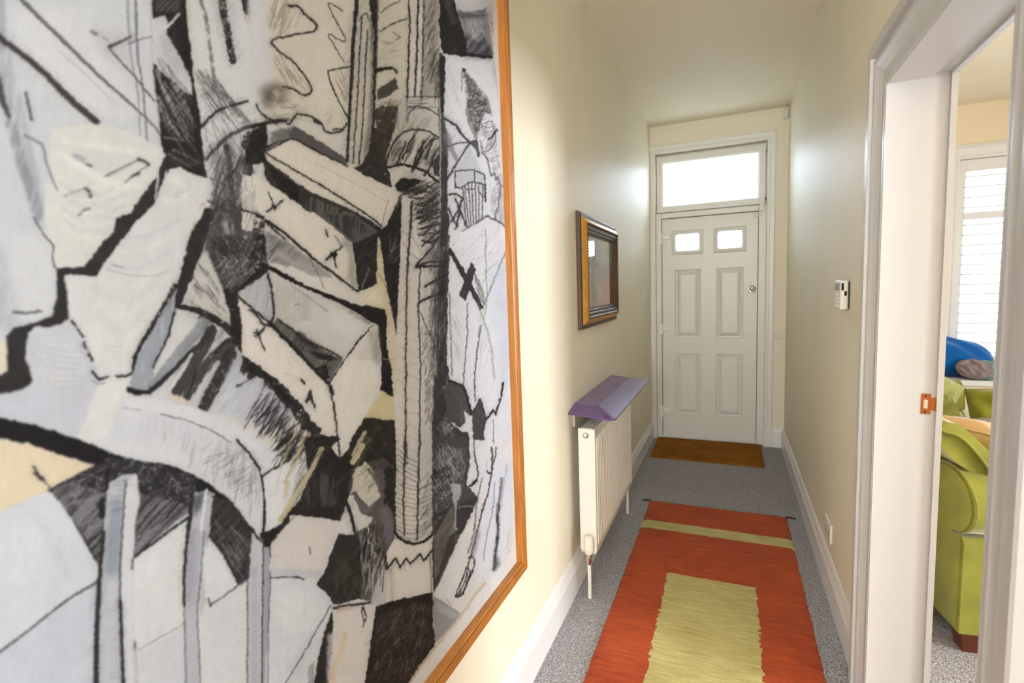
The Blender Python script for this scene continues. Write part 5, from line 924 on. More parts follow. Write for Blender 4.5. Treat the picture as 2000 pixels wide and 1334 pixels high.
for k in range(4): p0, p1 = E0[k], E0[(k+1) % 4]; m.add([(p0[0], LY, p0[1]), (p1[0], LY, p1[1]), (p1[0], LY+.045, p1[1]), (p0[0], LY+.045, p0[1])], [(0, 1, 2, 3)])
leaf = m.build('door_leaf', M['upvc'], dr)
for a, b, c, d in panels:
    m = MB(); rings = [(0, 0), (.003, .002), (.007, .019), (.016, .02), (.046, .004), (.05, .003)]
    V = []; F = []
    for ins, dp in rings: V += [(a+ins, LY+dp, c+ins), (b-ins, LY+dp, c+ins), (b-ins, LY+dp, d-ins), (a+ins, LY+dp, d-ins)]
    for i in range(len(rings)-1):
        for k in range(4): F.append((i*4+k, i*4+(k+1) % 4, i*4+4+(k+1) % 4, i*4+4+k))
    n = (len(rings)-1)*4; F.append((n, n+1, n+2, n+3)); m.add(V, F).build('door_panel', M['upvc'], leaf)
for a, b, c, d in lights:
    pr = [(0, 0), (0, .004), (.012, .012), (.028, .008), (.036, 0)]
    fr = MB().mitre([(a, c, -1, -1), (b, c, 1, -1), (b, d, 1, 1), (a, d, -1, 1)], pr, lambda u, v, h: (u, LY-h, v)).build('pane_surround', M['upvc'], leaf)
    # rounded corner fillets of the little panes
    r = .022; m = MB()
    for cx, cz, sx, sz in ((a, c, 1, 1), (b, c, -1, 1), (b, d, -1, -1), (a, d, 1, -1)):
        arc = [(cx+sx*(r-r*math.sin(t*math.pi/12)), cz+sz*(r-r*math.cos(t*math.pi/12))) for t in range(7)]
        V = [(cx, LY+.004, cz)]+[(x, LY+.004, z) for x, z in arc]; m.add(V, [(0, i+1, i+2) for i in range(6)])
    m.build('corner_fillet', M['upvc'], leaf)
    MB().box((a-.003, LY+.02, c-.003), (b+.003, LY+.026, d+.003)).build('glass_pane', M['pane'], leaf)
for z in (1.84, 1.02, .255):
    h = MB().box((.068, 4.822, z-.055), (.09, 4.836, z+.045), .003).box((.09, LY-.022, z-.022), (.17, LY, z+.02), .005).rev([(.011, -.055), (.011, .045)], (.093, LY-.018, z), n=12).build('hinge', M['shutter2'], dr)
m = MB().box((.885, 4.815, 1.995), (.922, 4.836, 2.115), .004).box((.845, LY-.02, 1.955), (.885, LY, 1.985), .004).box((.88, 4.822, 1.96), (.9, 4.85, 2.0), .003)
m.build('door_restrictor', M['plast'], dr)
kn = MB().rev([(.034, 0), (.034, .006), (.03, .012), (.012, .014), (.012, .02)], (.836, LY, 1.352), 'y', 24).build('night_latch', M['chrome'], leaf, smooth=True)
MB().rev([(.01, .02), (.01, .03), (.02, .034), (.024, .042), (.022, .05), (.012, .055)], (.836, LY, 1.36), 'y', 20).build('latch_knob', M['chrome'], kn, smooth=True)
# transom light over the door
tw = empty('window_1', (.487, 4.85, 2.05), **S)
GX0, GX1, GZ0, GZ1 = .107, .872, 2.117, 2.487
pr = [(0, 0), (0, .03), (.014, .045), (.056, .045), (.056, 0)]
MB().mitre([(GX0, GZ0, -1, -1), (GX1, GZ0, 1, -1), (GX1, GZ1, 1, 1), (GX0, GZ1, -1, 1)], pr, lambda a, b, h: (a, 4.9-h, b)).build('window_frame', M['upvc'], tw)
MB().box((FX0, 4.9, 2.05), (FX1, 4.93, 2.118)).box((FX0, 4.9, GZ1), (FX1, 4.93, FZ)).box((FX0, 4.9, 2.1), (GX0, 4.93, 2.5)).box((GX1, 4.9, 2.1), (FX1, 4.93, 2.5)).build('outer_frame', M['upvc'], tw)
MB().box((GX0-.003, 4.888, GZ0-.003), (GX1+.003, 4.894, GZ1+.003)).build('pane', M['pane'], tw)
# ------------------------------------------------------------------ doorway to the living room
t2 = empty('trim_2', (W, (DY0+DY1)/2, 0), **S)
CA = [(.004, 0), (.004, .012), (.012, .017), (.02, .017), (.026, .012), (.034, .012), (.05, .014), (.07, .021), (.085, .028), (.1, .027), (.106, .02), (.112, .02), (.116, .034), (.142, .036), (.15, .033), (.15, 0)]
CC = [(DY1, 0, 1, 0), (DY1, DZ, 1, 1), (DY0, DZ, -1, 1), (DY0, 0, -1, 0)]
MB().mitre(CC, CA, lambda a, b, h: (W-h, a, b), closed=False).build('architrave', M['wood_white'], t2)
MB().mitre(CC, [(.004, 0), (.004, .015), (.02, .02), (.1, .02), (.11, 0)], lambda a, b, h: (PX+.006+h, a, b), closed=False).build('room_architrave', M['wood_white'], t2)
LN = [(0, 0), (0, .105), (.012, .105), (.012, .15), (.025, .15), (.025, 0)]
MB().mitre(CC, LN, lambda a, b, h: (W-.014+h, a, b), closed=False).build('door_lining', M['wood_white'], t2)
MB().mitre(CC, [(-.001, 0), (-.001, .002), (.004, .002), (.004, 0)], lambda a, b, h: (W-.016+h, a, b), closed=False).build('lining_edge', M['wood_white'], t2)
# strike plate on the far jamb
y0 = DY1+.012
sp = MB().box((1.192, y0-.002, 1.0), (1.216, y0+.002, 1.062), .001).box((1.214, y0-.003, 1.012), (1.236, y0+.001, 1.05), .001).build('strike_plate', M['brass'], t2)
MB().box((1.198, y0-.0035, 1.018), (1.208, y0-.0018, 1.044)).build('latch_hole', M['chrome'], sp)
for z in (1.007, 1.055): MB().rev([(.003, 0), (.002, .0012)], (1.203, y0-.0018, z), 'y', 10).build('screw', M['dark'], sp)
# ------------------------------------------------------------------ living-room bay window with shutters
w2 = empty('window_2', ((BX0+BX1)/2, BY, BZ0), **S)
pr = [(0, 0), (0, .02), (.015, .024), (.03, .02), (.085, .024), (.1, .034), (.112, .03), (.112, 0)]
MB().mitre([(BX0, BZ0-.02, -1, 0), (BX0, BZ1, -1, 1), (BX1, BZ1, 1, 1), (BX1, BZ0-.02, 1, 0)], pr, lambda a, b, h: (a, BY-h, b), closed=False).build('window_casing', M['shutter'], w2)
MB().box((BX0-.12, BY-.07, BZ0-.03), (BX1+.12, BY+.15, BZ0), .006).build('window_sill', M['shutter'], w2)
pr = [(0, 0), (0, .05), (-.05, .05), (-.05, 0)]
MB().mitre([(BX0, BZ0, 1, 1), (BX1, BZ0, 1, 1), (BX1, BZ1, 1, 1), (BX0, BZ1, 1, 1)][:0] or [(BX0, BZ0, -1, -1), (BX1, BZ0, 1, -1), (BX1, BZ1, 1, 1), (BX0, BZ1, -1, 1)], pr, lambda a, b, h: (a, BY+.15-h, b)).build('window_frame', M['upvc'], w2)
for k in range(3):
    x0 = BX0+.02+k*.58; MB().add([(x0, BY+.12, BZ0+.05), (x0+.56, BY+.12, BZ0+.05), (x0+.56, BY+.12, BZ1-.05), (x0, BY+.12, BZ1-.05)], [(0, 1, 2, 3)]).build('pane', M['pane'], w2)
    if k: MB().box((x0-.03, BY+.1, BZ0+.04), (x0+.01, BY+.15, BZ1-.04)).build('mullion', M['upvc'], w2)
blade = None
for k in range(3):
    sx0 = BX0+.004+k*.591; sx1 = sx0+.588
    sh = MB().box((sx0, BY+.005, BZ0+.006), (sx0+.046, BY+.035, BZ1-.004), .003).box((sx1-.046, BY+.005, BZ0+.006), (sx1, BY+.035, BZ1-.004), .003).box((sx0+.046, BY+.005, 2.262), (sx1-.046, BY+.035, BZ1-.004), .003).box((sx0+.046, BY+.005, 1.868), (sx1-.046, BY+.035, 1.928), .003).box((sx0+.046, BY+.005, BZ0+.006), (sx1-.046, BY+.035, .722), .003).build('shutter_panel', M['shutter'], w2)
    zz = [1.928+.0835*(i+.5) for i in range(4)]+[.722+.0818*(i+.5) for i in range(14)]
    for z in zz:
        if blade is None:
            pf = [(sgn*.031+.0055*math.cos(a), .0055*math.sin(a)) for sgn, lo in ((1, -90), (-1, 90)) for a in [math.radians(lo+36*q) for q in range(6)]]; pf = [(u*.985-v*.17, v*.985+u*.17) for u, v in pf]
            blade = MB().extrude(pf, lambda u, v, t: (t, BY+.02+u, z+v), sx0+.046, sx1-.046).build('louvre', M['shutter'], sh); b0 = (sx0, z)
        else:
            o = blade.copy(); COL.objects.link(o); o.parent = sh; o.location = (sx0-b0[0], 0, z-b0[1])
# ------------------------------------------------------------------ hall: things on the left
# big framed drawing
AXP = .015
PY0, PY1, PZ0, PZ1 = -.42, 1.496, .506, 2.52           # visible sheet and mount inside the frame
draw_picture()
def rectified():
    px = .0012; ny, nz = int((PY1-PY0)/px), int((PZ1-PZ0)/px)
    y = PY0+(np.arange(ny)+.5)*px; z = PZ0+(np.arange(nz)+.5)*px
    Y, Z = np.meshgrid(np.where(y < .21, .42-y, y), z)
    d = np.stack([np.full_like(Y, AXP-CAMX), Y, Z-CAMZ], -1); r, u, f = cam_axes()
    def prj(d): zc = d @ f; return 1000+FPX*(d @ r)/zc-AX0, 667-FPX*(d @ u)/zc-AY0
    qx, qy = prj(d)
    qy = np.where(qy < 2, 4-qy, qy); qy = np.where(qy > AH-3, 2*(AH-3)-qy, qy)
    qx = np.clip(qx, 0, AW-2.01); qy = np.clip(np.abs(qy), 0, AH-2.01)
    xi, yi = qx.astype(int), qy.astype(int); fx, fy = (qx-xi)[..., None], (qy-yi)[..., None]
    return ((CAN[yi, xi]*(1-fx)+CAN[yi, xi+1]*fx)*(1-fy)+(CAN[yi+1, xi]*(1-fx)+CAN[yi+1, xi+1]*fx)*fy).astype(np.float32)
A = rectified(); ah, aw, _ = A.shape
img = bpy.data.images.new('charcoal_drawing', aw, ah); buf = np.ones((ah, aw, 4), np.float32); buf[..., :3] = A
img.pixels.foreach_set(buf.ravel()); img.update(); img.pack()
am = bpy.data.materials.new('charcoal_and_paint_on_paper'); am.use_nodes = True; N = am.node_tree.nodes; b = N['Principled BSDF']
ti = N.new('ShaderNodeTexImage'); ti.image = img; ti.interpolation = 'Linear'; ti.extension = 'EXTEND'
am.node_tree.links.new(ti.outputs[0], b.inputs['Base Color']); b.inputs['Roughness'].default_value = .7; b.inputs['Specular IOR Level'].default_value = .1
bp = N.new('ShaderNodeBump'); bp.inputs['Strength'].default_value = .12; bp.inputs['Distance'].default_value = .003; am.node_tree.links.new(ti.outputs[0], bp.inputs['Height']); am.node_tree.links.new(bp.outputs[0], b.inputs['Normal'])
fp = empty('framed_drawing', (0, (PY0+PY1)/2, PZ0), label='huge black and white charcoal drawing in a honey wood frame, filling the near left wall', cat='picture')
m = MB().box((.004, PY0-.004, PZ0-.004), (AXP, PY1+.004, PZ1+.004)); sheet = m.build('drawing_sheet', am, fp)
uv = sheet.data.uv_layers.new(name='UVMap'); R0 = ROOT[fp.name].translation
for lp in sheet.data.loops:
    c = sheet.data.vertices[lp.vertex_index].co+R0; uv.data[lp.index].uv = ((c.y-PY0)/(PY1-PY0), (c.z-PZ0)/(PZ1-PZ0))
FP = [(0, .001), (0, .036), (.004, .039), (.006, .037), (.0085, .037), (.01, .041), (.032, .041), (.036, .037), (.036, .001)]
cs = [(PY0, PZ0, -1, -1), (PY1, PZ0, 1, -1), (PY1, PZ1, 1, 1), (PY0, PZ1, -1, 1)]
for i in range(4):
    j = (i+1) % 4
    MB().mitre([cs[i], cs[j]], FP, lambda a, b_, h: (h, a, b_), closed=False).build('frame_rail', M['oak'] if i in (0, 2) else M['oakv'], fp)
MB().mitre(cs, [(.0055, .0365), (.0055, .0376), (.0092, .0376), (.0092, .0365)], lambda a, b_, h: (h, a, b_)).build('groove_line', M['groove'], fp)
# small framed picture
Y0, Y1, Z0, Z1 = 2.455, 3.075, 1.305, 1.675
sp_ = empty('small_framed_picture', (0, (Y0+Y1)/2, 1.215), label='small abstract picture in a dark and gold beaded frame above the wall shelf', cat='picture')
cs = [(Y0, Z0, -1, -1), (Y1, Z0, 1, -1), (Y1, Z1, 1, 1), (Y0, Z1, -1, 1)]; fn = lambda a, b_, h: (h, a, b_)
MB().mitre(cs, [(.074, 0), (.074, .021), (.082, .0235), (.091, .02), (.095, .011), (.095, 0)], fn).build('outer_moulding', M['iron'], sp_, smooth=True)
MB().mitre(cs, [(.044, .012), (.044, .041), (.048, .042), (.06, .034), (.072, .024), (.074, .021), (.074, .012)], fn).build('gold_band', M['gold'], sp_, smooth=True)
MB().mitre(cs, [(-.008, .012), (-.008, .02), (.002, .023), (.004, .029), (.016, .031), (.019, .037), (.034, .0385), (.036, .042), (.044, .041), (.044, .012)], fn).build('inner_moulding', M['iron'], sp_)
bd = MB()
Q_ = [(Y0-.041, Z0-.041), (Y1+.041, Z0-.041), (Y1+.041, Z1+.041), (Y0-.041, Z1+.041)]
for (a0, b0), (a1, b1) in zip(Q_, Q_[1:]+Q_[:1]):
    L_ = math.hypot(a1-a0, b1-b0); n = int(L_/.014)
    for k in range(n):
        q = (k+.5)/n; bd.rev([(.0015, -.005), (.0052, -.002), (.0052, .002), (.0015, .005)], (.0425, a0+(a1-a0)*q, b0+(b1-b0)*q), 'x', 8)
bd.build('beading', M['bead'], sp_, smooth='all', kind='stuff')
def small_picture_mat():
    m = bpy.data.materials.new('small_abstract_painting'); m.use_nodes = True; N = m.node_tree.nodes; L = m.node_tree.links; b = N['Principled BSDF']; b.inputs['Roughness'].default_value = .5
    tc = N.new('ShaderNodeTexCoord'); sep = N.new('ShaderNodeSeparateXYZ'); nz = N.new('ShaderNodeTexNoise'); nz.inputs['Scale'].default_value = 14; nz.inputs['Detail'].default_value = 5
    L.new(tc.outputs['Generated'], sep.inputs[0]); L.new(tc.outputs['Object'], nz.inputs['Vector'])
    def mth(op, a, c):
        k = N.new('ShaderNodeMath'); k.operation = op
        for i, q in enumerate((a, c)):
            if isinstance(q, (int, float)): k.inputs[i].default_value = q
            else: L.new(q, k.inputs[i])
        return k.outputs[0]
    jit = mth('MULTIPLY', mth('SUBTRACT', nz.outputs['Fac'], .5), .12)
    u = mth('ADD', sep.outputs[1], jit); v = mth('ADD', sep.outputs[2], jit)
    rp = N.new('ShaderNodeValToRGB'); e = rp.color_ramp.elements; e[0].position = 0; e[0].color = lin((190, 84, 62)); e[1].position = 1; e[1].color = lin((188, 192, 186))
    for pos, c in ((.22, (176, 96, 78)), (.5, (160, 122, 118)), (.6, (140, 146, 152)), (.68, (176, 180, 176))): q = e.new(pos); q.color = lin(c)
    L.new(v, rp.inputs[0]); cur = rp.outputs[0]
    def rect(u0, u1, v0, v1, c):
        nonlocal cur
        f = mth('MULTIPLY', mth('MULTIPLY', mth('GREATER_THAN', u, u0), mth('LESS_THAN', u, u1)), mth('MULTIPLY', mth('GREATER_THAN', v, v0), mth('LESS_THAN', v, v1)))
        k = N.new('ShaderNodeMix'); k.data_type = 'RGBA'; L.new(f, k.inputs[0]); L.new(cur, k.inputs[6]); k.inputs[7].default_value = lin(c); cur = k.outputs[2]
    rect(.12, .42, .56, .63, (66, 74, 92)); rect(.22, .36, .12, .80, (72, 84, 98)); rect(.28, .33, .3, .55, (150, 158, 150)); rect(.42, .56, .12, .33, (190, 140, 72)); rect(.3, .46, .26, .36, (150, 158, 146))
    for q in (.5, .42, .34, .22): rect(.66, .76, q, q+.03, (74, 70, 84))
    L.new(cur, b.inputs['Base Color']); return m
MB().box((.004, Y0-.01, Z0-.01), (.016, Y1+.01, Z1+.01)).build('picture', small_picture_mat(), sp_)
MB().add([(.018, Y0-.008, Z0-.008), (.018, Y1+.008, Z0-.008), (.018, Y1+.008, Z1+.008), (.018, Y0-.008, Z1+.008)], [(0, 1, 2, 3)]).build('picture_glass', M['picglass'], sp_)
# shelf
sh = empty('wall_shelf', (0, 2.6, .83), label='plum stained wooden wall shelf with a faceted top above the radiator', cat='shelf')
z0 = .848
base = [(.003, 2.165), (.19, 2.105), (.214, 2.105), (.224, 2.125), (.227, 3.07), (.222, 3.09), (.2, 3.095), (.003, 3.13)]
top = [(.003, 2.27), (.118, 2.248), (.124, 2.985), (.003, 3.08)]
V = [(x, y, z0) for x, y in base]+[(x, y, z0+.008) for x, y in base]+[(x, y, z0+.029) for x, y in top]
F = [(i, (i+1) % 8, 8+(i+1) % 8, 8+i) for i in range(8)]+[tuple(range(7, -1, -1)), (16, 17, 18, 19)]
F += [(8, 9, 17, 16), (9, 10, 17), (10, 11, 17), (11, 12, 18, 17), (12, 13, 18), (13, 14, 18), (14, 15, 19, 18)]
MB().add(V, F).build('shelf_board', M['shelf'], sh)
for y in (2.26, 3.02):
    MB().box((.001, y-.014, .77), (.006, y+.014, z0)).box((.001, y-.014, z0-.005), (.16, y+.014, z0)).build('bracket', M['plast'], sh)
# radiator
rd = empty('radiator', (.07, 2.63, 0), label='white ribbed panel radiator on the left wall beneath the shelf', cat='radiator')
RY0, RY1, RZ0, RZ1, RX0, RX1 = 2.185, 3.08, .195, .785, .042, .118
m = MB(); nr = 27; prof = []
for i in range(nr):
    c = RY0+.03+(RY1-RY0-.06)*(i+.5)/nr; h = (RY1-RY0-.06)/nr
    prof += [(c-h*.5, 0), (c-h*.32, 0), (c-h*.2, .006), (c+h*.2, .006), (c+h*.32, 0)]
prof = [(RY0+.004, 0)]+prof+[(RY1-.004, 0)]
zz = [RZ0+.004, RZ0+.03, RZ0+.045, RZ1-.06, RZ1-.045, RZ1-.004]; kk = [0, 0, 1, 1, 0, 0]
V = [(RX1-.007+h*k, y, z) for z, k in zip(zz, kk) for y, h in prof]; n = len(prof)
F = [(j*n+i, j*n+i+1, (j+1)*n+i+1, (j+1)*n+i) for j in range(len(zz)-1) for i in range(n-1)]
m.add(V, F).box((RX1-.022, RY0+.004, RZ0+.004), (RX1-.0072, RY1-.004, RZ1-.004)).build('front_panel', M['rad'], rd)
MB().box((RX0, RY0+.004, RZ0+.004), (RX0+.012, RY1-.004, RZ1-.004), .003).build('rear_panel', M['rad'], rd)
for y0_, y1_ in ((RY0, RY0+.004), (RY1-.004, RY1)): MB().box((RX0-.002, y0_-.002, RZ0+.02), (RX1-.002, y1_+.002, RZ1-.002), .0015).build('side_cover', M['rad'], rd)
g = MB(); gx = [RX0+.014+i*(RX1-RX0-.036)/4 for i in range(5)]
for x in gx: g.box((x-.0025, RY0+.006, RZ1-.008), (x+.0025, RY1-.006, RZ1))
for i in range(30):
    y = RY0+.008+(RY1-RY0-.016)*i/29; g.box((RX0+.012, y-.003, RZ1-.009), (RX1-.02, y+.0035, RZ1-.001))
g.build('top_grille', M['rad'], rd, kind='stuff'); MB().box((RX0+.014, RY0+.008, RZ1-.05), (RX1-.024, RY1-.008, RZ1-.03)).build('convector_core', M['dark'], rd)
pl = MB().rev([(.0125, 0), (.0125, .003)], (.075, RY0-.001, RZ1-.032), 'y', 20).build('plug_recess', M['dark'], rd)
MB().rev([(.0095, .002), (.009, .008), (.004, .009)], (.075, RY0-.001, RZ1-.03), 'y', 20).build('blanking_plug', M['plast'], pl)
vx, vy = .085, RY0-.026
vb = MB().rev([(.008, .16), (.012, .175), (.012, .2), (.009, .215)], (vx, vy, 0), n=16).box((vx-.008, vy, .188), (vx+.008, RY0+.004, .204)).build('valve_body', M['chrome'], rd, smooth=True)
MB().rev([(.012, .21), (.019, .216), (.0225, .235), (.0225, .262), (.02, .27), (.021, .275), (.0195, .292), (.012, .298)], (vx, vy, 0), n=24).build('thermostatic_head', M['plast'], vb, smooth=True)
MB().tube([(vx, vy, 0.001), (vx+.001, vy, .08), (vx, vy, .165)], .0085).build('pipe', M['plast'], rd, smooth=True)
MB().tube([(.085, RY1+.02, .001), (.085, RY1+.02, .16)], .0085).box((.078, RY1-.004, .205), (.092, RY1+.03, .22), .003).rev([(.012, .155), (.014, .17), (.014, .225), (.008, .24)], (.085, RY1+.02, 0), n=14).build('pipe', M['plast'], rd, smooth=True)
for y in (2.38, 2.9): MB().box((.001, y-.02, .3), (RX0+.002, y+.02, .7)).build('wall_bracket', M['rad'], rd)
# ------------------------------------------------------------------ floor coverings
rg = empty('runner_rug', (.5875, 1.83, 0), label='orange red hall runner with a pale green block and stripe', cat='rug')
nx, ny = 60, 220; V = []; F = []; rr = random.Random(4)
ed = [rr.uniform(-.0025, .0025) for _ in range(ny+1)]; er = [rr.uniform(-.0025, .0025) for _ in range(ny+1)]
for j in range(ny+1):
    for i in range(nx+1):
        u = i/nx*2-1; v = j/ny; edge = min((1-abs(u))*.3975, .02)/.02; e2 = min(min(v, 1-v)*3, .015)/.015
        x = u*.3975+(ed[j] if i == 0 else er[j] if i == nx else 0)
        V.append((x, -1.5+3*v, .0015+.0115*math.sqrt(max(0, min(1, edge)))*math.sqrt(min(1, e2))+rr.uniform(-.0008, .0008)))
F = [(j*(nx+1)+i, j*(nx+1)+i+1, (j+1)*(nx+1)+i+1, (j+1)*(nx+1)+i) for j in range(ny) for i in range(nx)]
n0 = len(V); bl = [(-.3975, -1.5), (.3975, -1.5), (.3975, 1.5), (-.3975, 1.5)]; V += [(x, y, .0005) for x, y in bl]; F.append((n0+3, n0+2, n0+1, n0))
MB().add(V, F).build('woven_pile', M['rug'], rg, smooth='all', local=True)
for sx, sy in ((-1, 1), (1, 1), (-1, -1), (1, -1)):
    P = [(sx*.392, sy*1.497, .008), (sx*.41, sy*1.5, .008), (sx*.428, sy*1.501, .006), (sx*.445, sy*1.499, .0045)]
    MB().tube(P, .0042, 8).build('corner_tassel', M['tassel'], rg, local=True, smooth=True)
m = MB().box((.062, 4.222, .0005), (.915, 4.80, .014), .004)
tag(m.build('doormat', M['mat_fibre']), 'brown coir doormat in front of the white front door', 'doormat')
# ------------------------------------------------------------------ small fittings
k = empty('alarm_keypad', (W, 2.4, 1.288), label='pale wall keypad with a grey display on the right wall near the doorway', cat='keypad')
kx = W-.034
kb = MB().box((kx, 2.335, 1.290), (W-.006, 2.455, 1.405), .007, 3).build('case', M['plast'], k, smooth=True)
MB().box((W-.007, 2.34, 1.295), (W-.0005, 2.45, 1.398)).build('back_plate', M['dark_grey'], k)
MB().box((kx-.0015, 2.352, 1.366), (kx+.003, 2.442, 1.394), .001).build('display', M['greyp'], k)
MB().box((kx+.004, 2.3335, 1.366), (kx+.012, 2.3365, 1.394)).build('display_edge', M['dark'], k)
for i in range(4):
    for j in range(3): MB().box((kx-.002, 2.36+j*.028, 1.30+i*.015), (kx+.002, 2.38+j*.028, 1.309+i*.015), .001).build('button', M['rad'], k)
MB().box((W-.02, 2.3325, 1.345), (W-.012, 2.336, 1.362)).build('cable_notch', M['dark'], k)
s = empty('wall_socket', (W, 2.62, .24), label='white double socket low on the right wall above the skirting', cat='socket')
MB().box((W-.011, 2.548, .235), (W-.0005, 2.694, .321), .003).build('face_plate', M['plast'], s)
for y in (2.585, 2.657):
    MB().box((W-.0125, y-.016, .29), (W-.01, y+.016, .308), .001).build('rocker', M['plast'], s)
    MB().box((W-.0116, y-.004, .27), (W-.0108, y+.004, .278)).box((W-.0116, y-.014, .252), (W-.0108, y-.007, .257)).box((W-.0116, y+.007, .252), (W-.0108, y+.014, .257)).build('pin_slots', M['dark_grey'], s)
s = empty('wall_button', (1.042, D, .925), label='small square white switch beside the front door architrave', cat='switch')
MB().box((1.012, D-.022, .928), (1.066, D-.0005, .99), .005).build('switch_box', M['plast'], s, smooth=True); MB().box((1.024, D-.0245, .942), (1.054, D-.021, .976), .002).build('push_button', M['plast'], s)
s = empty('motion_sensor', (1.07, D, 2.70), label='small white motion sensor high in the corner right of the front door', cat='sensor')
MB().box((1.05, D-.035, 2.70), (1.088, D-.0005, 2.785), .012, 3).build('sensor_body', M['plast'], s, smooth=True); MB().rev([(.001, -.024), (.013, -.02), (.016, 0), (.013, .02), (.001, .024)], (1.069, D-.03, 2.73), n=16).build('lens', M['plast'], s, smooth=True)
# ------------------------------------------------------------------ living room furniture
def smooth_noise(p, f, sd):
    return math.sin(p[0]*f+sd)*math.cos(p[1]*f*1.3+sd*2)+.5*math.sin(p[0]*f*2.3+p[1]*f*1.9+sd*3)
def pillow(name, wd, ht, th, loc, rot, m, wr=.012, f=9, sd=1., fold=None, piping=None, disc=False, **kw):
    n = 26; V = []; F = []
    for s_ in (1, -1):
        for i in range(n+1):
            for j in range(n+1):
                u = i/n*2-1; v = j/n*2-1; a = (1-abs(u)**2.4)*(1-abs(v)**2.4)
                t = th/2*max(0, a)**.42; pin = 1-.07*(abs(u)**2)*(1-abs(v)**2)-.0
                x = u*wd/2*(1-.06*(1-v*v)*0)*(1-.05*(1-v*v)*abs(u)); y = v*ht/2*(1-.05*(1-u*u)*abs(v)); z = s_*(t+wr*smooth_noise((u, v), f/3, sd+s_)*min(1, a*2))
                if disc: x = wd/2*u*math.sqrt(1-v*v/2); y = ht/2*v*math.sqrt(1-u*u/2)
                if fold: z += fold[0]*abs(u-fold[1])
                V.append((x, y, z))
    N1 = (n+1)**2
    for s_ in (0, 1):
        for i in range(n):
            for j in range(n):
                q = s_*N1+i*(n+1)+j; f_ = (q, q+n+1, q+n+2, q+1); F.append(f_ if s_ == 0 else f_[::-1])
    Mx = Matrix.Translation(loc) @ (Matrix.Rotation(rot[2], 4, 'Z') @ Matrix.Rotation(rot[1], 4, 'Y') @ Matrix.Rotation(rot[0], 4, 'X'))
    o = empty(name, (loc[0], loc[1], min((Mx @ Vector(q)).z for q in V)), **kw)
    bm = bmesh.new(); vs = [bm.verts.new(Mx @ Vector(q)) for q in V]
    for q in F: bm.faces.new([vs[i] for i in q])
    bmesh.ops.remove_doubles(bm, verts=bm.verts, dist=.0008)
    MB().bm(bm).build('cushion_cover', m, o, smooth='all')
    e = [(u, -1) for u in np.linspace(-1, 1, 20)]+[(1, v) for v in np.linspace(-1, 1, 20)[1:]]+[(u, 1) for u in np.linspace(1, -1, 20)[1:]]+[(-1, v) for v in np.linspace(1, -1, 20)[1:]]
    P = []
    for u, v in e:
        if disc: P.append(Mx @ Vector((wd/2*u*math.sqrt(1-v*v/2), ht/2*v*math.sqrt(1-u*u/2), 0))); continue
        P.append(Mx @ Vector((u*wd/2*(1-.05*(1-v*v)), v*ht/2*(1-.05*(1-u*u)), (fold[0]*abs(u-fold[1]) if fold else 0))))
    MB().tube(P, .004, 6).build('piping', piping or m, o, smooth='all'); return o
def chair_arm(y0, flip, cz=.575, rx=.125, r=.125, wid=.19):
    # scroll arm: closed outline (Y, z) with the roll hanging outwards, swept along X
    c = rx-.065; P = [(.004, .085), (.002, .3), (.0, cz-r-.012), (.015, cz-r+.004)]
    for k in range(0, 15): t = math.radians(-105-k*18); P.append((c+rx*math.cos(t), cz+r*math.sin(t)))
    P += [(wid, cz-.04), (wid, .3), (wid, .085)]
    return [(y0+(1-2*flip)*a, z) for a, z in P]
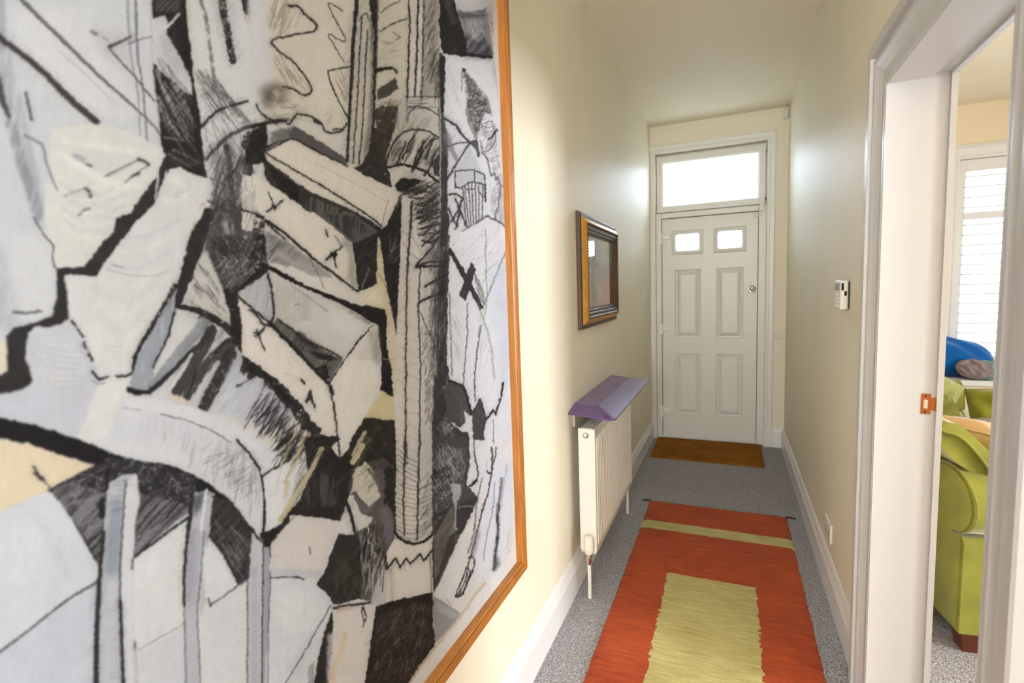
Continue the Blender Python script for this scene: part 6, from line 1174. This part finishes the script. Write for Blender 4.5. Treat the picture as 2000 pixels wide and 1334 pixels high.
def seating(name, loc, rz, width, depth, m, label, cz=.575, rx=.125, wid=.19, zt=.88, back_off=.0, **kw):
    r = empty(name, loc, rz, label=label, **kw); L_ = dict(parent=r, local=True)
    for fl, y0_ in ((0, 0.), (1, width)):
        pf = chair_arm(y0_, fl, cz, .125 if fl else rx, .125, .19 if fl else wid)
        a = MB().extrude(pf, lambda u, v, t: (t, u, v), -.066, depth).build('arm', m, smooth=True, **L_)
        # piped edge round the scroll, front and rear
        for x in (-.066, depth): MB().tube([(x, u, v) for u, v in pf[2:]], .0035, 8).build('piping', m, a, smooth='all', local=True)
        pn = [((u-(y0_+(1-2*fl)*.075))*.86+(y0_+(1-2*fl)*.075), (v-.5)*.95+.5) for u, v in pf]
        MB().extrude(pn, lambda u, v, t: (t, u, v), -.074, -.065).build('end_panel', m, a, smooth=True, local=True)
    # raked back: shell behind, padded inside
    arc = [(-.045+.13*math.sin(t), .60+.25*math.cos(t)) for t in [math.radians(q) for q in (-8, 8, 22, 36, 50, 64, 78, 90)]]
    shell = [(0, .09), (-.02, .45), (-.075, .80)]+arc+[(.1, .4), (.1, .09)]
    lean = lambda q: [(u-back_off*min(1, max(0, (v-.68)/.1)), v) for u, v in q]
    shell = lean([(0, .09), (-.01, .45), (-.02, .68), (-.05, .73)]+shell[2:]); y0_, y1_ = .045, width-.045
    MB().extrude(shell, lambda u, v, t: (u, t, v), y0_, y1_).build('backrest', m, smooth=True, **L_)
    pad = [(-.07, .845), (-.06, zt-.008), (-.035, zt), (.0, zt-.015), (.1, .745), (.2, .655), (.26, .58), (.28, .42), (.1, .42), (.09, .58), (.075, .68), (.04, .77), (-.01, .835)]; pad = [(u-back_off*min(1, max(0, (v-.5)/.3)), v) for u, v in pad]
    for _ in range(2): pad = [((1-k)*pad[i][0]+k*pad[(i+1) % len(pad)][0], (1-k)*pad[i][1]+k*pad[(i+1) % len(pad)][1]) for i in range(len(pad)) for k in (.25, .75)]
    MB().extrude(pad, lambda u, v, t: (u, t, v), y0_-.02, y1_+.02).build('back_pad', m, smooth=True, **L_)
    MB().tube([(u, y0_-.02, v) for u, v in pad[34:]+pad[:2]], .004, 8).build('piping', m, smooth='all', **L_)
    MB().box((.02, .03, .085), (depth-.02, width-.03, .3), .02).build('seat_base', m, **L_)
    MB().box((.1, .19, .3), (depth+.01, width-.19, .44), .045, 4).build('seat_cushion', m, smooth=True, **L_)
    for x, y, sx, sy in ((-.045, .02, -1, -1), (depth-.1, .02, 1, -1), (-.045, width-.1, -1, 1), (depth-.1, width-.1, 1, 1)):
        V = [(x+.008, y+.008, 0), (x+.062, y+.008, 0), (x+.062, y+.062, 0), (x+.008, y+.062, 0), (x-.008, y-.008, .088), (x+.078, y-.008, .088), (x+.078, y+.078, .088), (x-.008, y+.078, .088)]
        MB().add(V, [(3, 2, 1, 0), (4, 5, 6, 7), (0, 1, 5, 4), (1, 2, 6, 5), (2, 3, 7, 6), (3, 0, 4, 7)]).build('leg', M['legwood'], **L_)
    return r
R16 = math.radians(9)
seating('armchair', (1.521, 2.281, 0), R16, .84, .82, M['lime'], 'lime green velvet armchair with scroll arms just inside the living room doorway', cat='armchair', rx=.175, wid=.29, back_off=.075)
seating('sofa', (1.33, 3.42, 0), 0, 1.45, .92, M['lime'], 'lime green velvet sofa behind the armchair, running towards the window seat', cat='sofa', zt=.7, cz=.5)
pillow('tan_cushion', .52, .46, .2, (1.745, 2.76, .615), (math.radians(-6), math.radians(37), math.radians(10)), M['tan'], sd=2, label='large tan cushion lying on the lime armchair', cat='cushion')
# grey knitted throw over the far arm of the armchair
V, F = grid(lambda i, j: (0, 0, 0), 2, 2)
def throw_pt(i, j):
    x = .15+.62*i; t = (j-.5)*2.2; c = .06; r = .138+.005*math.sin(i*31)+.006*math.sin(j*17+i*9)
    if abs(t) <= 1.5: a = t; y, z = c+r*math.sin(a)*1., .575+r*math.cos(a)
    return (x+.012*math.sin(j*7), .84-y, z)
top = [throw_pt(i/30, j/24) for i in range(31) for j in range(25)]; bot = [(x, .84-.06+(y-.78)*.955, .575+(z-.575)*.955) for x, y, z in top]
n = len(top); F = [(i*25+j, i*25+j+1, (i+1)*25+j+1, (i+1)*25+j) for i in range(30) for j in range(24)]; F += [tuple(n+q for q in f[::-1]) for f in F]
rim = [i*25 for i in range(31)]+[30*25+j for j in range(1, 25)]+[i*25+24 for i in range(29, -1, -1)]+[j for j in range(23, 0, -1)]
F += [(rim[k], rim[(k+1) % len(rim)], n+rim[(k+1) % len(rim)], n+rim[k]) for k in range(len(rim))]
MX = Matrix.Translation((1.521, 2.281, 0)) @ Matrix.Rotation(R16, 4, 'Z')
tag(MB().add([MX @ Vector(q) for q in top+bot], F).build('knitted_throw', M['throw'], smooth='all'), 'grey knitted throw draped over the far arm of the lime armchair', 'throw')
pillow('sage_cushion', .46, .42, .14, (1.74, 3.92, .665), (math.radians(72), math.radians(34), math.radians(8)), M['sage'], wr=.012, f=30, sd=3, label='pale sage cushion leaning at the left behind the crumpled green cushion', cat='cushion', group='cushions on the lime sofa')
pillow('green_cushion', .34, .3, .13, (1.87, 3.72, .595), (math.radians(38), math.radians(-4), math.radians(14)), M['sage'], wr=.024, f=19, sd=5, fold=(-.2, .0), label='crumpled lime cushion folded over on the sofa seat', cat='cushion', group='cushions on the lime sofa')
pillow('olive_cushion', .3, .32, .13, (2.07, 3.62, .62), (math.radians(78), math.radians(-8), math.radians(-12)), M['olive'], sd=7, label='olive green cushion standing upright at the near end of the sofa seat', cat='cushion', group='cushions on the lime sofa')
ws = empty('window_seat', (2.9, 5.22, 0), label='white ledge window seat with cream panelled front below the shutters', cat='window seat')
MB().box((PX+.03, 4.95, .555), (4.7, BY-.072, .6), .008).build('seat_board', M['shutter'], ws); MB().box((PX+.03, 4.985, .001), (4.7, 5.02, .555)).build('front_panel', M['lwall'], ws)
MB().box((PX+.03, 4.975, 0.001), (4.7, 4.985, .12)).build('plinth', M['shutter'], ws)
pillow('blue_cushion', .68, .36, .24, (2.27, 5.21, .762), (math.radians(40), math.radians(9), math.radians(4)), M['blue'], disc=True, wr=.012, f=11, sd=4, label='big bright blue cushion on the window seat', cat='cushion', group='cushions on the window seat')
pillow('mauve_cushion', .22, .15, .13, (2.405, 5.00, .682), (math.radians(60), math.radians(10), math.radians(-6)), M['mauve'], disc=True, wr=.02, f=15, sd=9, label='small mauve grey cushion in front of the blue cushion', cat='cushion', group='cushions on the window seat')
pillow('teal_cushion', .2, .16, .1, (2.56, 5.01, .676), (math.radians(60), 0, math.radians(4)), M['teal'], wr=.01, f=15, sd=6, label='teal patterned cushion at the right on the window seat', cat='cushion', group='cushions on the window seat')
